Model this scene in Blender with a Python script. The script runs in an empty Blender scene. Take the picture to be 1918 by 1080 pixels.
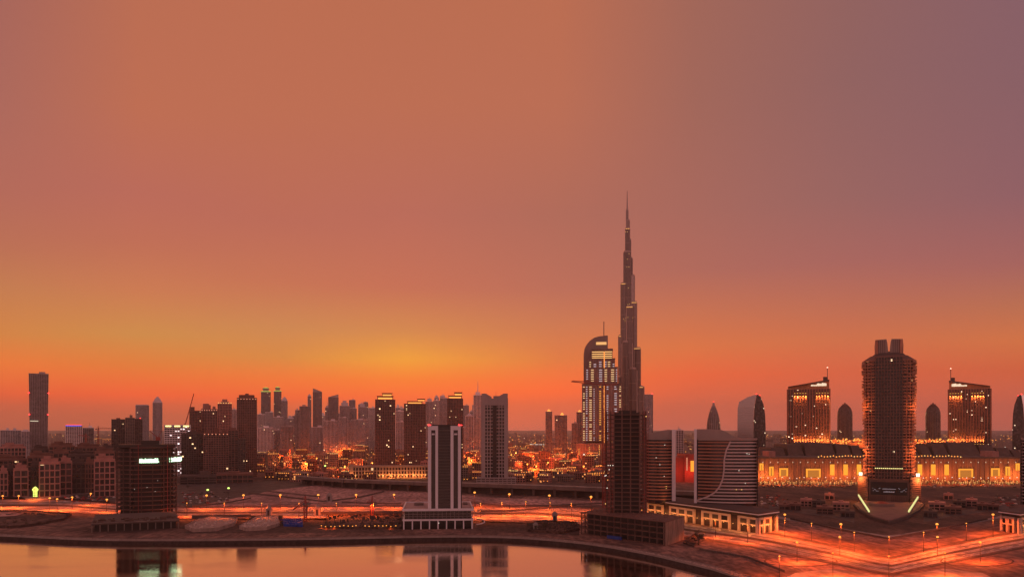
import bpy, math, random
from math import sin, cos, tan, atan, atan2, pi, radians, sqrt
rng = random.Random(7)
sc = bpy.context.scene
COL = sc.collection

# ------------------------------------------------------------------ camera
CAMH, F, CX, HZ = 100.0, 1500.0, 959.0, 805.0
cam_d = bpy.data.cameras.new('camera'); cam = bpy.data.objects.new('camera', cam_d); COL.objects.link(cam)
cam.location = (0, 0, CAMH); cam.rotation_euler = (pi/2, 0, 0)
cam_d.sensor_width = 36; cam_d.lens = 36*F/1918.0
cam_d.shift_y = (HZ-540)/1918.0
cam_d.clip_start = 1; cam_d.clip_end = 150000
sc.camera = cam
sc.view_settings.view_transform = 'Standard'; sc.view_settings.look = 'None'
sc.view_settings.exposure = 0; sc.view_settings.gamma = 1

def lin(c):
    return tuple(((v/255.0)/12.92 if v/255.0 <= .04045 else ((v/255.0+.055)/1.055)**2.4) for v in c)

# ------------------------------------------------------------------ world: dusk sky
# sky colours by azimuth (degrees) and elevation
SKY = [
 (-32.6, [(0,(168,88,66)),(1,(185,88,60)),(2.2,(218,92,50)),(4,(228,122,56)),(5.8,(218,130,66)),(8.5,(200,120,78)),(11,(188,110,83)),(14,(180,104,88)),(19,(172,103,90)),(26,(165,100,88))]),
 (-25, [(0,(170,88,68)),(1,(185,88,62)),(2.3,(230,92,48)),(4.2,(224,128,58)),(6.2,(212,138,72)),(9,(206,122,80)),(12,(192,108,84)),(15,(186,104,88)),(20,(190,108,80)),(28,(186,108,80))]),
 (-16, [(0,(172,90,75)),(1,(190,88,62)),(2.2,(226,92,46)),(3.5,(226,116,54)),(5,(214,134,68)),(7,(206,130,80)),(10,(198,112,82)),(14,(186,104,86)),(21,(189,108,80)),(29,(188,108,78))]),
 (-7.5, [(0,(178,95,82)),(1,(205,92,66)),(2.3,(232,98,50)),(3.6,(240,130,50)),(5,(238,158,56)),(7,(212,130,76)),(10,(196,108,84)),(15,(184,104,88)),(22,(188,108,80)),(30,(186,108,78))]),
 (3.5, [(0,(182,96,84)),(1,(200,95,74)),(2.8,(236,102,54)),(5,(224,118,66)),(7.5,(206,114,80)),(10,(186,107,88)),(15,(174,104,88)),(22,(186,108,82)),(30,(187,108,78))]),
 (12.8, [(0,(180,96,86)),(1.3,(190,92,76)),(3.8,(222,98,62)),(5.8,(226,112,66)),(8,(204,108,78)),(11,(176,103,90)),(15,(166,102,91)),(22,(160,101,88)),(30,(160,101,86))]),
 (23, [(0,(176,92,82)),(1.3,(190,92,78)),(3.8,(204,96,70)),(6,(214,108,72)),(8,(194,104,82)),(11,(168,100,94)),(15,(151,99,96)),(22,(143,97,95)),(30,(144,97,93))]),
 (32.6, [(0,(172,90,80)),(1.3,(186,90,78)),(3.6,(204,98,68)),(5.5,(214,112,68)),(7.5,(190,106,80)),(10,(165,98,94)),(14,(142,94,100)),(20,(135,94,100)),(28,(132,94,102))]),
]
BACK = [(0,(185,122,112)),(8,(240,172,160)),(20,(222,158,152)),(45,(138,96,98)),(90,(92,64,68))]
SKYGAIN = 1.0
world = bpy.data.worlds.new('World'); sc.world = world; world.use_nodes = True
wt = world.node_tree; wt.nodes.clear()
def N(t, typ, **kw):
    n = t.nodes.new(typ)
    for k, v in kw.items(): setattr(n, k, v)
    return n
def M(t, op, a, b=None, c=None):
    n = N(t, 'ShaderNodeMath', operation=op)
    for i, s in enumerate((a, b, c)):
        if s is None: continue
        if isinstance(s, (int, float)): n.inputs[i].default_value = s
        else: t.links.new(s, n.inputs[i])
    return n.outputs[0]
tc = N(wt, 'ShaderNodeTexCoord'); sp = N(wt, 'ShaderNodeSeparateXYZ'); wt.links.new(tc.outputs['Generated'], sp.inputs[0])
X_, Y_, Z_ = sp.outputs
azi = M(wt, 'MULTIPLY', M(wt, 'ARCTAN2', X_, Y_), 180/pi)
ele = M(wt, 'MULTIPLY', M(wt, 'ARCSINE', Z_), 180/pi)
ELMAX = 90.0
# stretch the low elevations: position = sqrt(el/90)
elp = M(wt, 'SQRT', M(wt, 'MAXIMUM', M(wt, 'DIVIDE', ele, ELMAX), 0.0))
def ramp(stops):
    r = N(wt, 'ShaderNodeValToRGB'); r.color_ramp.interpolation = 'B_SPLINE' if False else 'LINEAR'
    e = r.color_ramp.elements
    for i, (d, c) in enumerate(stops):
        p = sqrt(d/ELMAX)
        el = e[i] if i < 2 else e.new(p)
        el.position = p
        l = lin(c); el.color = (l[0], l[1], l[2], 1)
    wt.links.new(elp, r.inputs[0]); return r.outputs[0]
TOPC = (128, 96, 106)
BOOST={0:1.16,1:1.16,1.3:1.14,2.2:1.08,2.3:1.08,2.8:1.06,3.5:1.04,3.8:1.04,4:1.03}
def grade(e,c):
    b=BOOST.get(e,1); k=max(0,1-abs(e-2.6)/3.4)
    return (c[0]*b*(1+.13*k), c[1]*b*(1-.01*k)*(1.04 if 4.5<e<9 else 1), c[2]*b*(1-.22*k))
SKY=[(a,[(e,grade(e,c)) for e,c in s]) for a,s in SKY]
cols = [(a, ramp(s + [(60, tuple((p+q)/2 for p, q in zip(s[-1][1], TOPC))), (90, TOPC)])) for a, s in SKY]
back = ramp(BACK)
def mixc(f, a, b):
    m = N(wt, 'ShaderNodeMix', data_type='RGBA'); wt.links.new(f, m.inputs[0]); wt.links.new(a, m.inputs[6]); wt.links.new(b, m.inputs[7]); return m.outputs[2]
def mrange(v, a, b, typ='LINEAR'):
    m = N(wt, 'ShaderNodeMapRange', interpolation_type=typ); wt.links.new(v, m.inputs[0]); m.inputs[1].default_value = a; m.inputs[2].default_value = b; return m.outputs[0]
cur = cols[0][1]
for i in range(1, len(cols)):
    cur = mixc(mrange(azi, cols[i-1][0], cols[i][0]), cur, cols[i][1])
# blend to the eastern (opposite) sky behind the viewer
aab = M(wt, 'ABSOLUTE', azi)
cur = mixc(mrange(aab, 38, 105), cur, back)
sky = N(wt, 'ShaderNodeTexSky'); sky.sky_type = 'NISHITA'; sky.sun_disc = False
sky.sun_elevation = radians(1.0); sky.sun_rotation = radians(-8)
mixn = N(wt, 'ShaderNodeMix', data_type='RGBA', blend_type='ADD'); mixn.inputs[0].default_value = 0.006
wt.links.new(cur, mixn.inputs[6]); wt.links.new(sky.outputs[0], mixn.inputs[7])
bg = N(wt, 'ShaderNodeBackground'); wt.links.new(mixn.outputs[2], bg.inputs[0]); bg.inputs[1].default_value = SKYGAIN
wo = N(wt, 'ShaderNodeOutputWorld'); wt.links.new(bg.outputs[0], wo.inputs[0])
world.cycles.sampling_method = 'MANUAL'; world.cycles.sample_map_resolution = 512

sun_d = bpy.data.lights.new('sun', 'SUN'); sun = bpy.data.objects.new('sun', sun_d); COL.objects.link(sun)
sun_d.energy = 0.12; sun_d.angle = radians(3); sun_d.color = (1, .55, .3)
sun.rotation_euler = (radians(-87), 0, radians(8))   # light comes from just above the horizon, 8 degrees left of the view
sc.cycles.max_bounces = 5; sc.cycles.diffuse_bounces = 2; sc.cycles.glossy_bounces = 3; sc.cycles.volume_bounces = 1
sc.cycles.transmission_bounces = 2; sc.cycles.caustics_reflective = False; sc.cycles.caustics_refractive = False
sc.cycles.use_light_tree = True
sc.cycles.sample_clamp_indirect = 3

# ------------------------------------------------------------------ helpers
def PX(px, Y): return (px-CX)*Y/F
def PZ(py, Y): return CAMH-(py-HZ)*Y/F
GZ = 3.0
def DB(yb, z=GZ): return (CAMH-z)*F/(yb-HZ)
def G(px, py, z=GZ):
    Y = DB(py, z); return (PX(px, Y), Y)

class MB:
    def __init__(s): s.v=[]; s.f=[]; s.uv=None
    def box(s, x0, x1, y0, y1, z0, z1):
        b=len(s.v); s.v += [(x0,y0,z0),(x1,y0,z0),(x1,y1,z0),(x0,y1,z0),(x0,y0,z1),(x1,y0,z1),(x1,y1,z1),(x0,y1,z1)]
        s.f += [tuple(b+i for i in q) for q in ((0,3,2,1),(4,5,6,7),(0,1,5,4),(1,2,6,5),(2,3,7,6),(3,0,4,7))]; return s
    def frus(s, x0,x1,y0,y1,z0, X0,X1,Y0,Y1,z1):
        b=len(s.v); s.v += [(x0,y0,z0),(x1,y0,z0),(x1,y1,z0),(x0,y1,z0),(X0,Y0,z1),(X1,Y0,z1),(X1,Y1,z1),(X0,Y1,z1)]
        s.f += [tuple(b+i for i in q) for q in ((0,3,2,1),(4,5,6,7),(0,1,5,4),(1,2,6,5),(2,3,7,6),(3,0,4,7))]; return s
    def prism(s, fp, z0, z1, fp2=None):
        n=len(fp); b=len(s.v); fp2 = fp2 or fp
        s.v += [(x,y,z0) for x,y in fp]+[(x,y,z1) for x,y in fp2]
        s.f += [tuple(b+i for i in reversed(range(n))), tuple(b+n+i for i in range(n))]
        s.f += [(b+i, b+(i+1)%n, b+n+(i+1)%n, b+n+i) for i in range(n)]; return s
    def xprism(s, pts, y0, y1):          # outline in x,z extruded along y
        n=len(pts); b=len(s.v)
        s.v += [(x,y0,z) for x,z in pts]+[(x,y1,z) for x,z in pts]
        s.f += [tuple(b+i for i in range(n)), tuple(b+n+i for i in reversed(range(n)))]
        s.f += [(b+(i+1)%n, b+i, b+n+i, b+n+(i+1)%n) for i in range(n)]; return s
    def cyl(s, x, y, r0, r1, z0, z1, n=12):
        a=[(x+r0*cos(2*pi*i/n), y+r0*sin(2*pi*i/n)) for i in range(n)]; c=[(x+r1*cos(2*pi*i/n), y+r1*sin(2*pi*i/n)) for i in range(n)]
        return s.prism(a, z0, z1, c)
    def beam(s, p, q, w, h=None):
        h = h or w
        d=[q[i]-p[i] for i in range(3)]; L=sqrt(sum(t*t for t in d)) or 1; d=[t/L for t in d]
        up=(0,0,1) if abs(d[2])<.95 else (0,1,0)
        a=(d[1]*up[2]-d[2]*up[1], d[2]*up[0]-d[0]*up[2], d[0]*up[1]-d[1]*up[0]); l=sqrt(sum(t*t for t in a)); a=[t/l for t in a]
        c=(a[1]*d[2]-a[2]*d[1], a[2]*d[0]-a[0]*d[2], a[0]*d[1]-a[1]*d[0])
        b=len(s.v)
        for e in (p,q):
            for (i,j) in ((-1,-1),(1,-1),(1,1),(-1,1)):
                s.v.append(tuple(e[k]+a[k]*i*w/2+c[k]*j*h/2 for k in range(3)))
        s.f += [tuple(b+i for i in t) for t in ((0,3,2,1),(4,5,6,7),(0,1,5,4),(1,2,6,5),(2,3,7,6),(3,0,4,7))]; return s
    def ball(s, x, y, z, r, rz=None, n=8, m=5):
        rz=rz or r; b=len(s.v); s.v.append((x,y,z-rz))
        for j in range(1,m):
            t=-pi/2+pi*j/m
            for i in range(n): s.v.append((x+r*cos(t)*cos(2*pi*i/n), y+r*cos(t)*sin(2*pi*i/n), z+rz*sin(t)))
        s.v.append((x,y,z+rz)); e=len(s.v)-1
        for i in range(n): s.f.append((b, b+1+(i+1)%n, b+1+i)); s.f.append((e, e-n+i, e-n+(i+1)%n))
        for j in range(m-2):
            for i in range(n): s.f.append((b+1+j*n+i, b+1+j*n+(i+1)%n, b+1+(j+1)*n+(i+1)%n, b+1+(j+1)*n+i))
        return s
    def octa(s, x, y, z, r, rz=None):
        rz=rz or r; b=len(s.v); s.v += [(x+r,y,z),(x,y+r,z),(x-r,y,z),(x,y-r,z),(x,y,z+rz),(x,y,z-rz)]
        s.f += [tuple(b+i for i in t) for t in ((0,1,4),(1,2,4),(2,3,4),(3,0,4),(1,0,5),(2,1,5),(3,2,5),(0,3,5))]; return s
    def build(s, name, mat, parent=None, loc=None, smooth=False):
        me=bpy.data.meshes.new(name); me.from_pydata(s.v, [], s.f)
        if s.uv:
            l=me.uv_layers.new(name='UVMap')
            l.data.foreach_set('uv', [c for p in s.uv for c in p])
        me.materials.append(mat); me.update()
        if smooth: me.polygons.foreach_set('use_smooth',[True]*len(me.polygons))
        o=bpy.data.objects.new(name, me); COL.objects.link(o)
        if parent: o.parent=parent
        if loc: o.location=loc
        return o

def tag(o, label=None, cat=None, group=None, kind=None):
    if label: o['label']=label
    if cat: o['category']=cat
    if group: o['group']=group
    if kind: o['kind']=kind
    return o
def empty(name, loc, rz, label, cat, group=None):
    o=bpy.data.objects.new(name, None); COL.objects.link(o); o.location=loc; o.rotation_euler=(0,0,rz); o.empty_display_size=5
    return tag(o, label, cat, group)
def copy_tree(o, parent=None):
    c=o.copy(); COL.objects.link(c); c.parent=parent
    for ch in o.children: copy_tree(ch, c)
    return c
def rect(w, d, cx=0, cy=0): return [(cx-w/2,cy-d/2),(cx+w/2,cy-d/2),(cx+w/2,cy+d/2),(cx-w/2,cy+d/2)]
def oval(w, d, n=28, p=2.0, cx=0, cy=0):
    out=[]
    for i in range(n):
        t=2*pi*(i+.5)/n; c_,s_=cos(t),sin(t)
        out.append((cx+w/2*math.copysign(abs(c_)**(2/p), c_), cy+d/2*math.copysign(abs(s_)**(2/p), s_)))
    return out
def offset(fp, d):
    n=len(fp); out=[]
    for i in range(n):
        p0,p1,p2=fp[i-1],fp[i],fp[(i+1)%n]
        e1=(p1[0]-p0[0],p1[1]-p0[1]); e2=(p2[0]-p1[0],p2[1]-p1[1])
        l1=sqrt(e1[0]**2+e1[1]**2) or 1; l2=sqrt(e2[0]**2+e2[1]**2) or 1
        n1=(e1[1]/l1,-e1[0]/l1); n2=(e2[1]/l2,-e2[0]/l2)
        m=(n1[0]+n2[0],n1[1]+n2[1]); q=m[0]*n1[0]+m[1]*n1[1]
        if abs(q)<.2: q=.2
        out.append((p1[0]+m[0]*d/q, p1[1]+m[1]*d/q))
    return out
def scalefp(fp, k): return [(x*k, y*k) for x,y in fp]

# ------------------------------------------------------------------ materials
MATS={}
def wall(name, c, rough=.8, var=.25, scale=.08, metal=0.0, bump=0):
    if name in MATS: return MATS[name]
    m=bpy.data.materials.new(name); m.use_nodes=True; t=m.node_tree; b=t.nodes['Principled BSDF']
    b.inputs['Roughness'].default_value=rough; b.inputs['Metallic'].default_value=metal
    co=N(t,'ShaderNodeTexCoord'); mp=N(t,'ShaderNodeMapping'); mp.inputs['Scale'].default_value=(1,1,.25)
    t.links.new(co.outputs['Object'], mp.inputs[0])
    no=N(t,'ShaderNodeTexNoise'); no.inputs['Scale'].default_value=scale; no.inputs['Detail'].default_value=6; no.inputs['Roughness'].default_value=.65
    t.links.new(mp.outputs[0], no.inputs[0])
    r=N(t,'ShaderNodeMapRange'); r.inputs[1].default_value=.3; r.inputs[2].default_value=.7; r.inputs[3].default_value=1-var; r.inputs[4].default_value=1+var
    t.links.new(no.outputs[0], r.inputs[0])
    h=N(t,'ShaderNodeHueSaturation'); h.inputs['Color'].default_value=(*c,1); t.links.new(r.outputs[0], h.inputs['Value'])
    t.links.new(h.outputs[0], b.inputs['Base Color'])
    MATS[name]=m; return m
def ground_mat(name, c1, c2, scale=.02, rough=.95, c3=None, det=10):
    if name in MATS: return MATS[name]
    m=bpy.data.materials.new(name); m.use_nodes=True; t=m.node_tree; b=t.nodes['Principled BSDF']; b.inputs['Roughness'].default_value=rough
    co=N(t,'ShaderNodeTexCoord')
    no=N(t,'ShaderNodeTexNoise'); no.inputs['Scale'].default_value=scale; no.inputs['Detail'].default_value=det; no.inputs['Roughness'].default_value=.7
    mp=N(t,'ShaderNodeMapping'); mp.inputs['Scale'].default_value=(1,.45,1); t.links.new(co.outputs['Object'], mp.inputs[0]); t.links.new(mp.outputs[0], no.inputs[0])
    r=N(t,'ShaderNodeValToRGB'); e=r.color_ramp.elements; e[0].position=.36; e[0].color=(*c1,1); e[1].position=.62; e[1].color=(*c2,1)
    if c3: k=e.new(.5); k.color=(*c3,1)
    t.links.new(no.outputs[0], r.inputs[0])
    n2=N(t,'ShaderNodeTexNoise'); n2.inputs['Scale'].default_value=scale*14; n2.inputs['Detail'].default_value=6; t.links.new(mp.outputs[0], n2.inputs[0])
    rr=N(t,'ShaderNodeMapRange'); rr.inputs[1].default_value=.35; rr.inputs[2].default_value=.65; rr.inputs[3].default_value=.5; rr.inputs[4].default_value=1.5; t.links.new(n2.outputs[0], rr.inputs[0])
    h=N(t,'ShaderNodeHueSaturation'); t.links.new(r.outputs[0], h.inputs['Color']); t.links.new(rr.outputs[0], h.inputs['Value'])
    t.links.new(h.outputs[0], b.inputs['Base Color'])
    bp=N(t,'ShaderNodeBump'); bp.inputs['Strength'].default_value=.6; bp.inputs['Distance'].default_value=1.5; t.links.new(n2.outputs[0], bp.inputs['Height']); t.links.new(bp.outputs[0], b.inputs['Normal'])
    MATS[name]=m; return m
def emit(name, c, s):
    if name in MATS: return MATS[name]
    m=bpy.data.materials.new(name); m.use_nodes=True; t=m.node_tree; t.nodes.clear()
    e=N(t,'ShaderNodeEmission'); e.inputs[0].default_value=(*c,1); e.inputs[1].default_value=s
    o=N(t,'ShaderNodeOutputMaterial'); t.links.new(e.outputs[0], o.inputs[0]); m.cycles.emission_sampling='NONE'
    MATS[name]=m; return m
def glass(name, c=(.02,.02,.025), bay=4, fl=3.6, lit=.04, lc=(1,.62,.3), ls=2.2, rough=.25, metal=0.0, seed=0):
    if name in MATS: return MATS[name]
    m=bpy.data.materials.new(name); m.use_nodes=True; t=m.node_tree; b=t.nodes['Principled BSDF']
    b.inputs['Roughness'].default_value=rough; b.inputs['Metallic'].default_value=metal
    co=N(t,'ShaderNodeTexCoord'); s=N(t,'ShaderNodeSeparateXYZ'); t.links.new(co.outputs['UV'], s.inputs[0])
    u=M(t,'DIVIDE',s.outputs[0],bay); v=M(t,'DIVIDE',s.outputs[1],fl)
    fu=M(t,'FLOOR',u); fv=M(t,'FLOOR',v)
    cb=N(t,'ShaderNodeCombineXYZ'); t.links.new(fu,cb.inputs[0]); t.links.new(fv,cb.inputs[1])
    oi=N(t,'ShaderNodeObjectInfo'); t.links.new(M(t,'ADD',M(t,'MULTIPLY',oi.outputs['Random'],97.0),float(seed)), cb.inputs[2])
    wn=N(t,'ShaderNodeTexWhiteNoise'); t.links.new(cb.outputs[0], wn.inputs[0])
    # glass tone varies pane by pane (curtains, blinds)
    h=N(t,'ShaderNodeHueSaturation'); h.inputs['Color'].default_value=(*c,1)
    sw=N(t,'ShaderNodeSeparateColor'); t.links.new(wn.outputs['Color'], sw.inputs[0])
    t.links.new(M(t,'ADD',M(t,'MULTIPLY',M(t,'POWER',sw.outputs[1],2.5),2.2),.5), h.inputs['Value']); t.links.new(h.outputs[0], b.inputs['Base Color'])
    on=M(t,'GREATER_THAN', wn.outputs['Value'], 1-lit)
    uf=M(t,'FRACT',u); vf=M(t,'FRACT',v)
    inx=M(t,'MULTIPLY',M(t,'GREATER_THAN',uf,.15),M(t,'LESS_THAN',uf,.85)); iny=M(t,'MULTIPLY',M(t,'GREATER_THAN',vf,.1),M(t,'LESS_THAN',vf,.8))
    st=M(t,'MULTIPLY',M(t,'MULTIPLY',on,M(t,'MULTIPLY',inx,iny)), M(t,'ADD',M(t,'MULTIPLY',sw.outputs[2],ls),ls*.3))
    b.inputs['Emission Color'].default_value=(*lc,1); t.links.new(st, b.inputs['Emission Strength'])
    m.cycles.emission_sampling='NONE'
    MATS[name]=m; return m

LAMP=emit('sodium_lamp',(1,.33,.055),2.0)
LAMPY=emit('warm_lamp',(1,.55,.16),1.7)
LAMPW=emit('white_lamp',(1,.85,.7),1.5)
LAMPR=emit('red_beacon',(1,.03,.03),5.0)
LAMPG=emit('green_lamp',(.7,1,.2),2.0)
GLOWO=emit('orange_strip',(1,.33,.07),2.2)
GLOWY=emit('yellow_strip',(1,.6,.12),2.2)
concrete=wall('concrete',(.20,.155,.14))
darkcon=wall('dark_concrete',(.10,.072,.066))
lightcon=wall('light_concrete',(.42,.36,.36),var=.12)
steel=wall('steel',(.16,.12,.12),rough=.5)
redsteel=wall('red_steel',(.3,.05,.04),rough=.5)
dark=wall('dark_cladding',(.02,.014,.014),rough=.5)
whitep=wall('white_cladding',(.80,.76,.82),var=.08,rough=.5)

# ------------------------------------------------------------------ buildings
def facade(root, fp, z0, z1, fl=3.6, bay=4.0, gm=None, fm=None, st=.5, so=.35, fw=.6, fo=.5, prof=None, nfin=None, gname='glazing', fname='facade_frame', every=1, rings=1, roof=None):
    """glazed core + floor bands and upright fins as real relief"""
    core=MB(); core.uv=[]
    n=len(fp); per=[0]
    for i in range(n):
        a,b=fp[i],fp[(i+1)%n]; per.append(per[-1]+sqrt((a[0]-b[0])**2+(a[1]-b[1])**2))
    prof = prof or (lambda t:1.0)
    for k in range(rings):
        za=z0+(z1-z0)*k/rings; zb=z0+(z1-z0)*(k+1)/rings
        a=scalefp(fp,prof(k/rings)); b=scalefp(fp,prof((k+1)/rings)); bb=len(core.v)
        core.v += [(x,y,za) for x,y in a]+[(x,y,zb) for x,y in b]
        for i in range(n):
            core.f.append((bb+i, bb+(i+1)%n, bb+n+(i+1)%n, bb+n+i)); core.uv += [(per[i],za),(per[i+1],za),(per[i+1],zb),(per[i],zb)]
        if k==rings-1:
            core.f.append(tuple(bb+n+i for i in range(n))); core.uv += [(0,0)]*n
    core.build(gname, gm, root)
    fr=MB(); z=z0; 
    nf=max(1,int(round((z1-z0)/fl/every)))
    for k in range(nf+1):
        zz=z0+(z1-z0)*k/nf; s_=prof(k/nf)
        fr.prism(offset(scalefp(fp,s_), so), zz-st/2, zz+st/2)
    if fw>0:
        for i in range(n):
            a,b=fp[i],fp[(i+1)%n]; L=per[i+1]-per[i]
            if L<.3: continue
            dx,dy=(b[0]-a[0])/L,(b[1]-a[1])/L; nx,ny=dy,-dx
            c=max(1,int(round(L/bay)))
            if n>8: c=max(1,int(L/bay))
            for j in range(c):
                t=(j+(0 if n<=8 else .5))/c*L
                px,py=a[0]+dx*t, a[1]+dy*t
                for k in range(rings):
                    za=z0+(z1-z0)*k/rings; zb=z0+(z1-z0)*(k+1)/rings; s0=prof(k/rings); s1=prof((k+1)/rings)
                    q=lambda s_:[(px*s_-dx*fw/2-nx*.3, py*s_-dy*fw/2-ny*.3),(px*s_-dx*fw/2+nx*fo, py*s_-dy*fw/2+ny*fo),(px*s_+dx*fw/2+nx*fo, py*s_+dy*fw/2+ny*fo),(px*s_+dx*fw/2-nx*.3, py*s_+dy*fw/2-ny*.3)][::-1]
                    fr.prism(q(s0), za, zb, q(s1))
    fr.build(fname, fm, root)

def site(x0, x1, Y, d, yaw=0):
    pc=(x0+x1)/2; a=atan((pc-CX)/F); w=(x1-x0)*Y/F*cos(a)
    return (tan(a)*Y+d/2*sin(a), Y+d/2*cos(a), GZ), -a+yaw, w
def lz(py, Y): return PZ(py, Y)-GZ

def beacon(root, pts, r=1.2, mat=None, name='beacon'):
    for p in pts: MB().octa(p[0],p[1],p[2],r).build(name, mat or LAMPR, root)

FOOT=[]   # occupied ground rectangles (x, y, radius)
def tower(name, label, cat, x0, x1, yt, Y, d=None, yaw=0, fl=3.8, bay=4.5, wc='concrete', lit=.03, lc=(1,.6,.3), ls=2.0, st=.9, fw=1.0, crown=None, fp=None, prof=None, rings=1, group=None, gc=(.025,.02,.022), zb=0, so=.4, roofm=None, every=1, metal=0, fo=.55):
    loc, rz, w = site(x0, x1, Y, d or (x1-x0)*Y/F*.9, yaw); d = d or w*.9
    root=empty(name, loc, rz, label, cat, group); FOOT.append((loc[0],loc[1],max(w,d)*.75))
    h=lz(yt, Y); wm=wall(wc, *WC[wc]) if wc in WC else MATS[wc]
    f=fp(w,d) if fp else rect(w,d)
    gm=glass('glass_%s_%g_%g_%g_%g'%(wc,lit,bay,fl,gc[0]+metal), gc, bay, fl, lit, lc, ls, metal=metal)
    facade(root, f, zb, h, fl, bay, gm, wm, st, so, fw, fo, prof=prof, rings=rings, every=every)
    k=prof(1) if prof else 1
    MB().prism(offset(scalefp(f,k),.6), h+st/2, h+st/2+1.6).build('parapet', wm, root)
    if crown: crown(root, w, d, h+1.6+st/2, wm)
    elif w*k>14:
        q=random.Random(int(x0*13)); z=h+1.6+st/2; a=q.uniform(-.25,.1)*w*k
        rb=MB().box(a,a+w*k*.32,-d*k*.2,d*k*.22,z-1.4,z+q.uniform(3,7)).build('roof_block',wm,root)
        MB().cyl(a+w*k*.1,0,.5,.25,z+2,z+q.uniform(8,16),5).build('mast',steel,rb)
    return root, w, d, h, wm
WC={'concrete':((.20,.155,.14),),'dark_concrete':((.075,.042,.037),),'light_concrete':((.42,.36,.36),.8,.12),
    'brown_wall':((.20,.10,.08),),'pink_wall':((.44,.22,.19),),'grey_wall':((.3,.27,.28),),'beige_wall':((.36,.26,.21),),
    'far_grey':((.58,.55,.60),),'far_light':((.80,.76,.80),.8,.12),'far_dark':((.36,.33,.35),),'rust_wall':((.26,.11,.075),),'frame_grey':((.36,.30,.30),.8,.12)}  # far_ tones are lightened and cooled to carry distance haze in the colour
def boxcrown(fr, hh, lights=None, mat=None, tiers=1):
    def f(root, w, d, z, wm):
        m=MB(); zz=z; k=fr
        for i in range(tiers):
            m.box(-w*k/2, w*k/2, -d*k/2, d*k/2, zz, zz+hh); zz+=hh+.02; k*=.62
        m.build('crown', wm, root)
        if lights:
            n=6
            for i in range(n): MB().octa(-w*.45+w*.9*i/(n-1), -d*.47, z+1.2, 1.1).build('roof_light', lights, root)
    return f
def ccw(p):
    a=sum(p[i][0]*p[(i+1)%len(p)][1]-p[(i+1)%len(p)][0]*p[i][1] for i in range(len(p)))
    return p if a>0 else p[::-1]
# ------------------------------------------------------------------ ground, shore, water
sand=ground_mat('sand',(.07,.04,.032),(.33,.185,.145),.016,c3=(.19,.107,.085))
dirt=ground_mat('dark_dirt',(.028,.017,.014),(.15,.083,.065),.02,c3=(.07,.04,.033))
cityg=ground_mat('city_ground',(.05,.035,.03),(.22,.14,.11),.006,c3=(.11,.07,.055))
asph=ground_mat('asphalt',(.22,.18,.17),(.32,.27,.25),.01,rough=.7)
asphd=ground_mat('dark_asphalt',(.04,.035,.035),(.07,.06,.058),.01,rough=.7)
pave=ground_mat('paving',(.26,.19,.17),(.42,.32,.28),.05)
kerbm=wall('kerb_stone',(.42,.36,.33))
paint=wall('road_paint',(.75,.72,.68),var=.2,scale=1)

WL=[(-1500,960),(-700,985),(-300,1001),(-100,1007),(0,1010),(170,1018),(330,1019),(480,1018),(620,1016),(760,1013),(880,1012),(960,1014),(1020,1018),(1080,1024),(1130,1031),(1180,1040),(1225,1049),(1270,1060),(1310,1070),(1345,1080),(1420,1108),(1550,1165),(1700,1260),(2100,1500)]
SH=[]
for px,py in WL:
    Y=CAMH*F/(py-HZ); SH.append((PX(px,Y),Y))
SH=SH+[(600,120),(60000,60)]
SH=[(-60000,2200)]+SH
# resample smoothly (Catmull-Rom)
def smooth(P, k=4):
    out=[]
    for i in range(len(P)-1):
        p0=P[max(i-1,0)];p1=P[i];p2=P[i+1];p3=P[min(i+2,len(P)-1)]
        for j in range(k):
            t=j/k
            out.append(tuple(.5*((2*p1[c])+(-p0[c]+p2[c])*t+(2*p0[c]-5*p1[c]+4*p2[c]-p3[c])*t*t+(-p0[c]+3*p1[c]-3*p2[c]+p3[c])*t**3) for c in range(2)))
    out.append(P[-1]); return out
SH=[SH[0]]+smooth(SH[1:-2],4)+SH[-2:]
def poff(P, d):
    out=[]
    for i,p in enumerate(P):
        a=P[max(i-1,0)]; b=P[min(i+1,len(P)-1)]
        dx,dy=b[0]-a[0],b[1]-a[1]; l=sqrt(dx*dx+dy*dy); out.append((p[0]-dy/l*d, p[1]+dx/l*d))
    return out
def strip(P, sections, name, mat, kind='structure', parent=None):
    m=MB(); rows=[[(x,y,z) for x,y in poff(P,d)] for d,z in sections]
    n=len(P)
    for r in rows: m.v+=r
    for k in range(len(rows)-1):
        for i in range(n-1): m.f.append((k*n+i,k*n+i+1,(k+1)*n+i+1,(k+1)*n+i))
    o=m.build(name,mat,parent)
    if kind: tag(o,kind=kind)
    return o
strip(SH,[(-.5,-2),(0,-.2),(1.2,1.6),(2.2,GZ-.1)],'embankment',ground_mat('revetment',(.02,.014,.012),(.07,.045,.04),.4))
inner=poff(SH,2.2)
gm_=MB(); P=[(x,y,GZ) for x,y in inner]; P+= [(60000,25000,GZ),(-60000,25000,GZ)]
gm_.v=P; gm_.f=[tuple(range(len(P)))]
tag(gm_.build('ground',sand),kind='structure')
strip(SH[1:-1],[(3.0,GZ+.06),(12,GZ+.06)],'promenade',pave)
wallo=strip(SH[1:-1],[(2.1,GZ-.3),(2.1,GZ+1.2),(2.6,GZ+1.2),(2.6,GZ-.3)],'promenade_parapet',wall('parapet_stone',(.34,.27,.25)),kind=None)
tag(wallo,'long low stone parapet wall along the edge of the waterfront promenade','wall')
rl=strip(SH[1:-1],[(2.3,GZ+2.1),(2.3,GZ+2.25),(2.42,GZ+2.25),(2.42,GZ+2.1)],'promenade_railing',steel,kind=None)
pm=MB()
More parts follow.
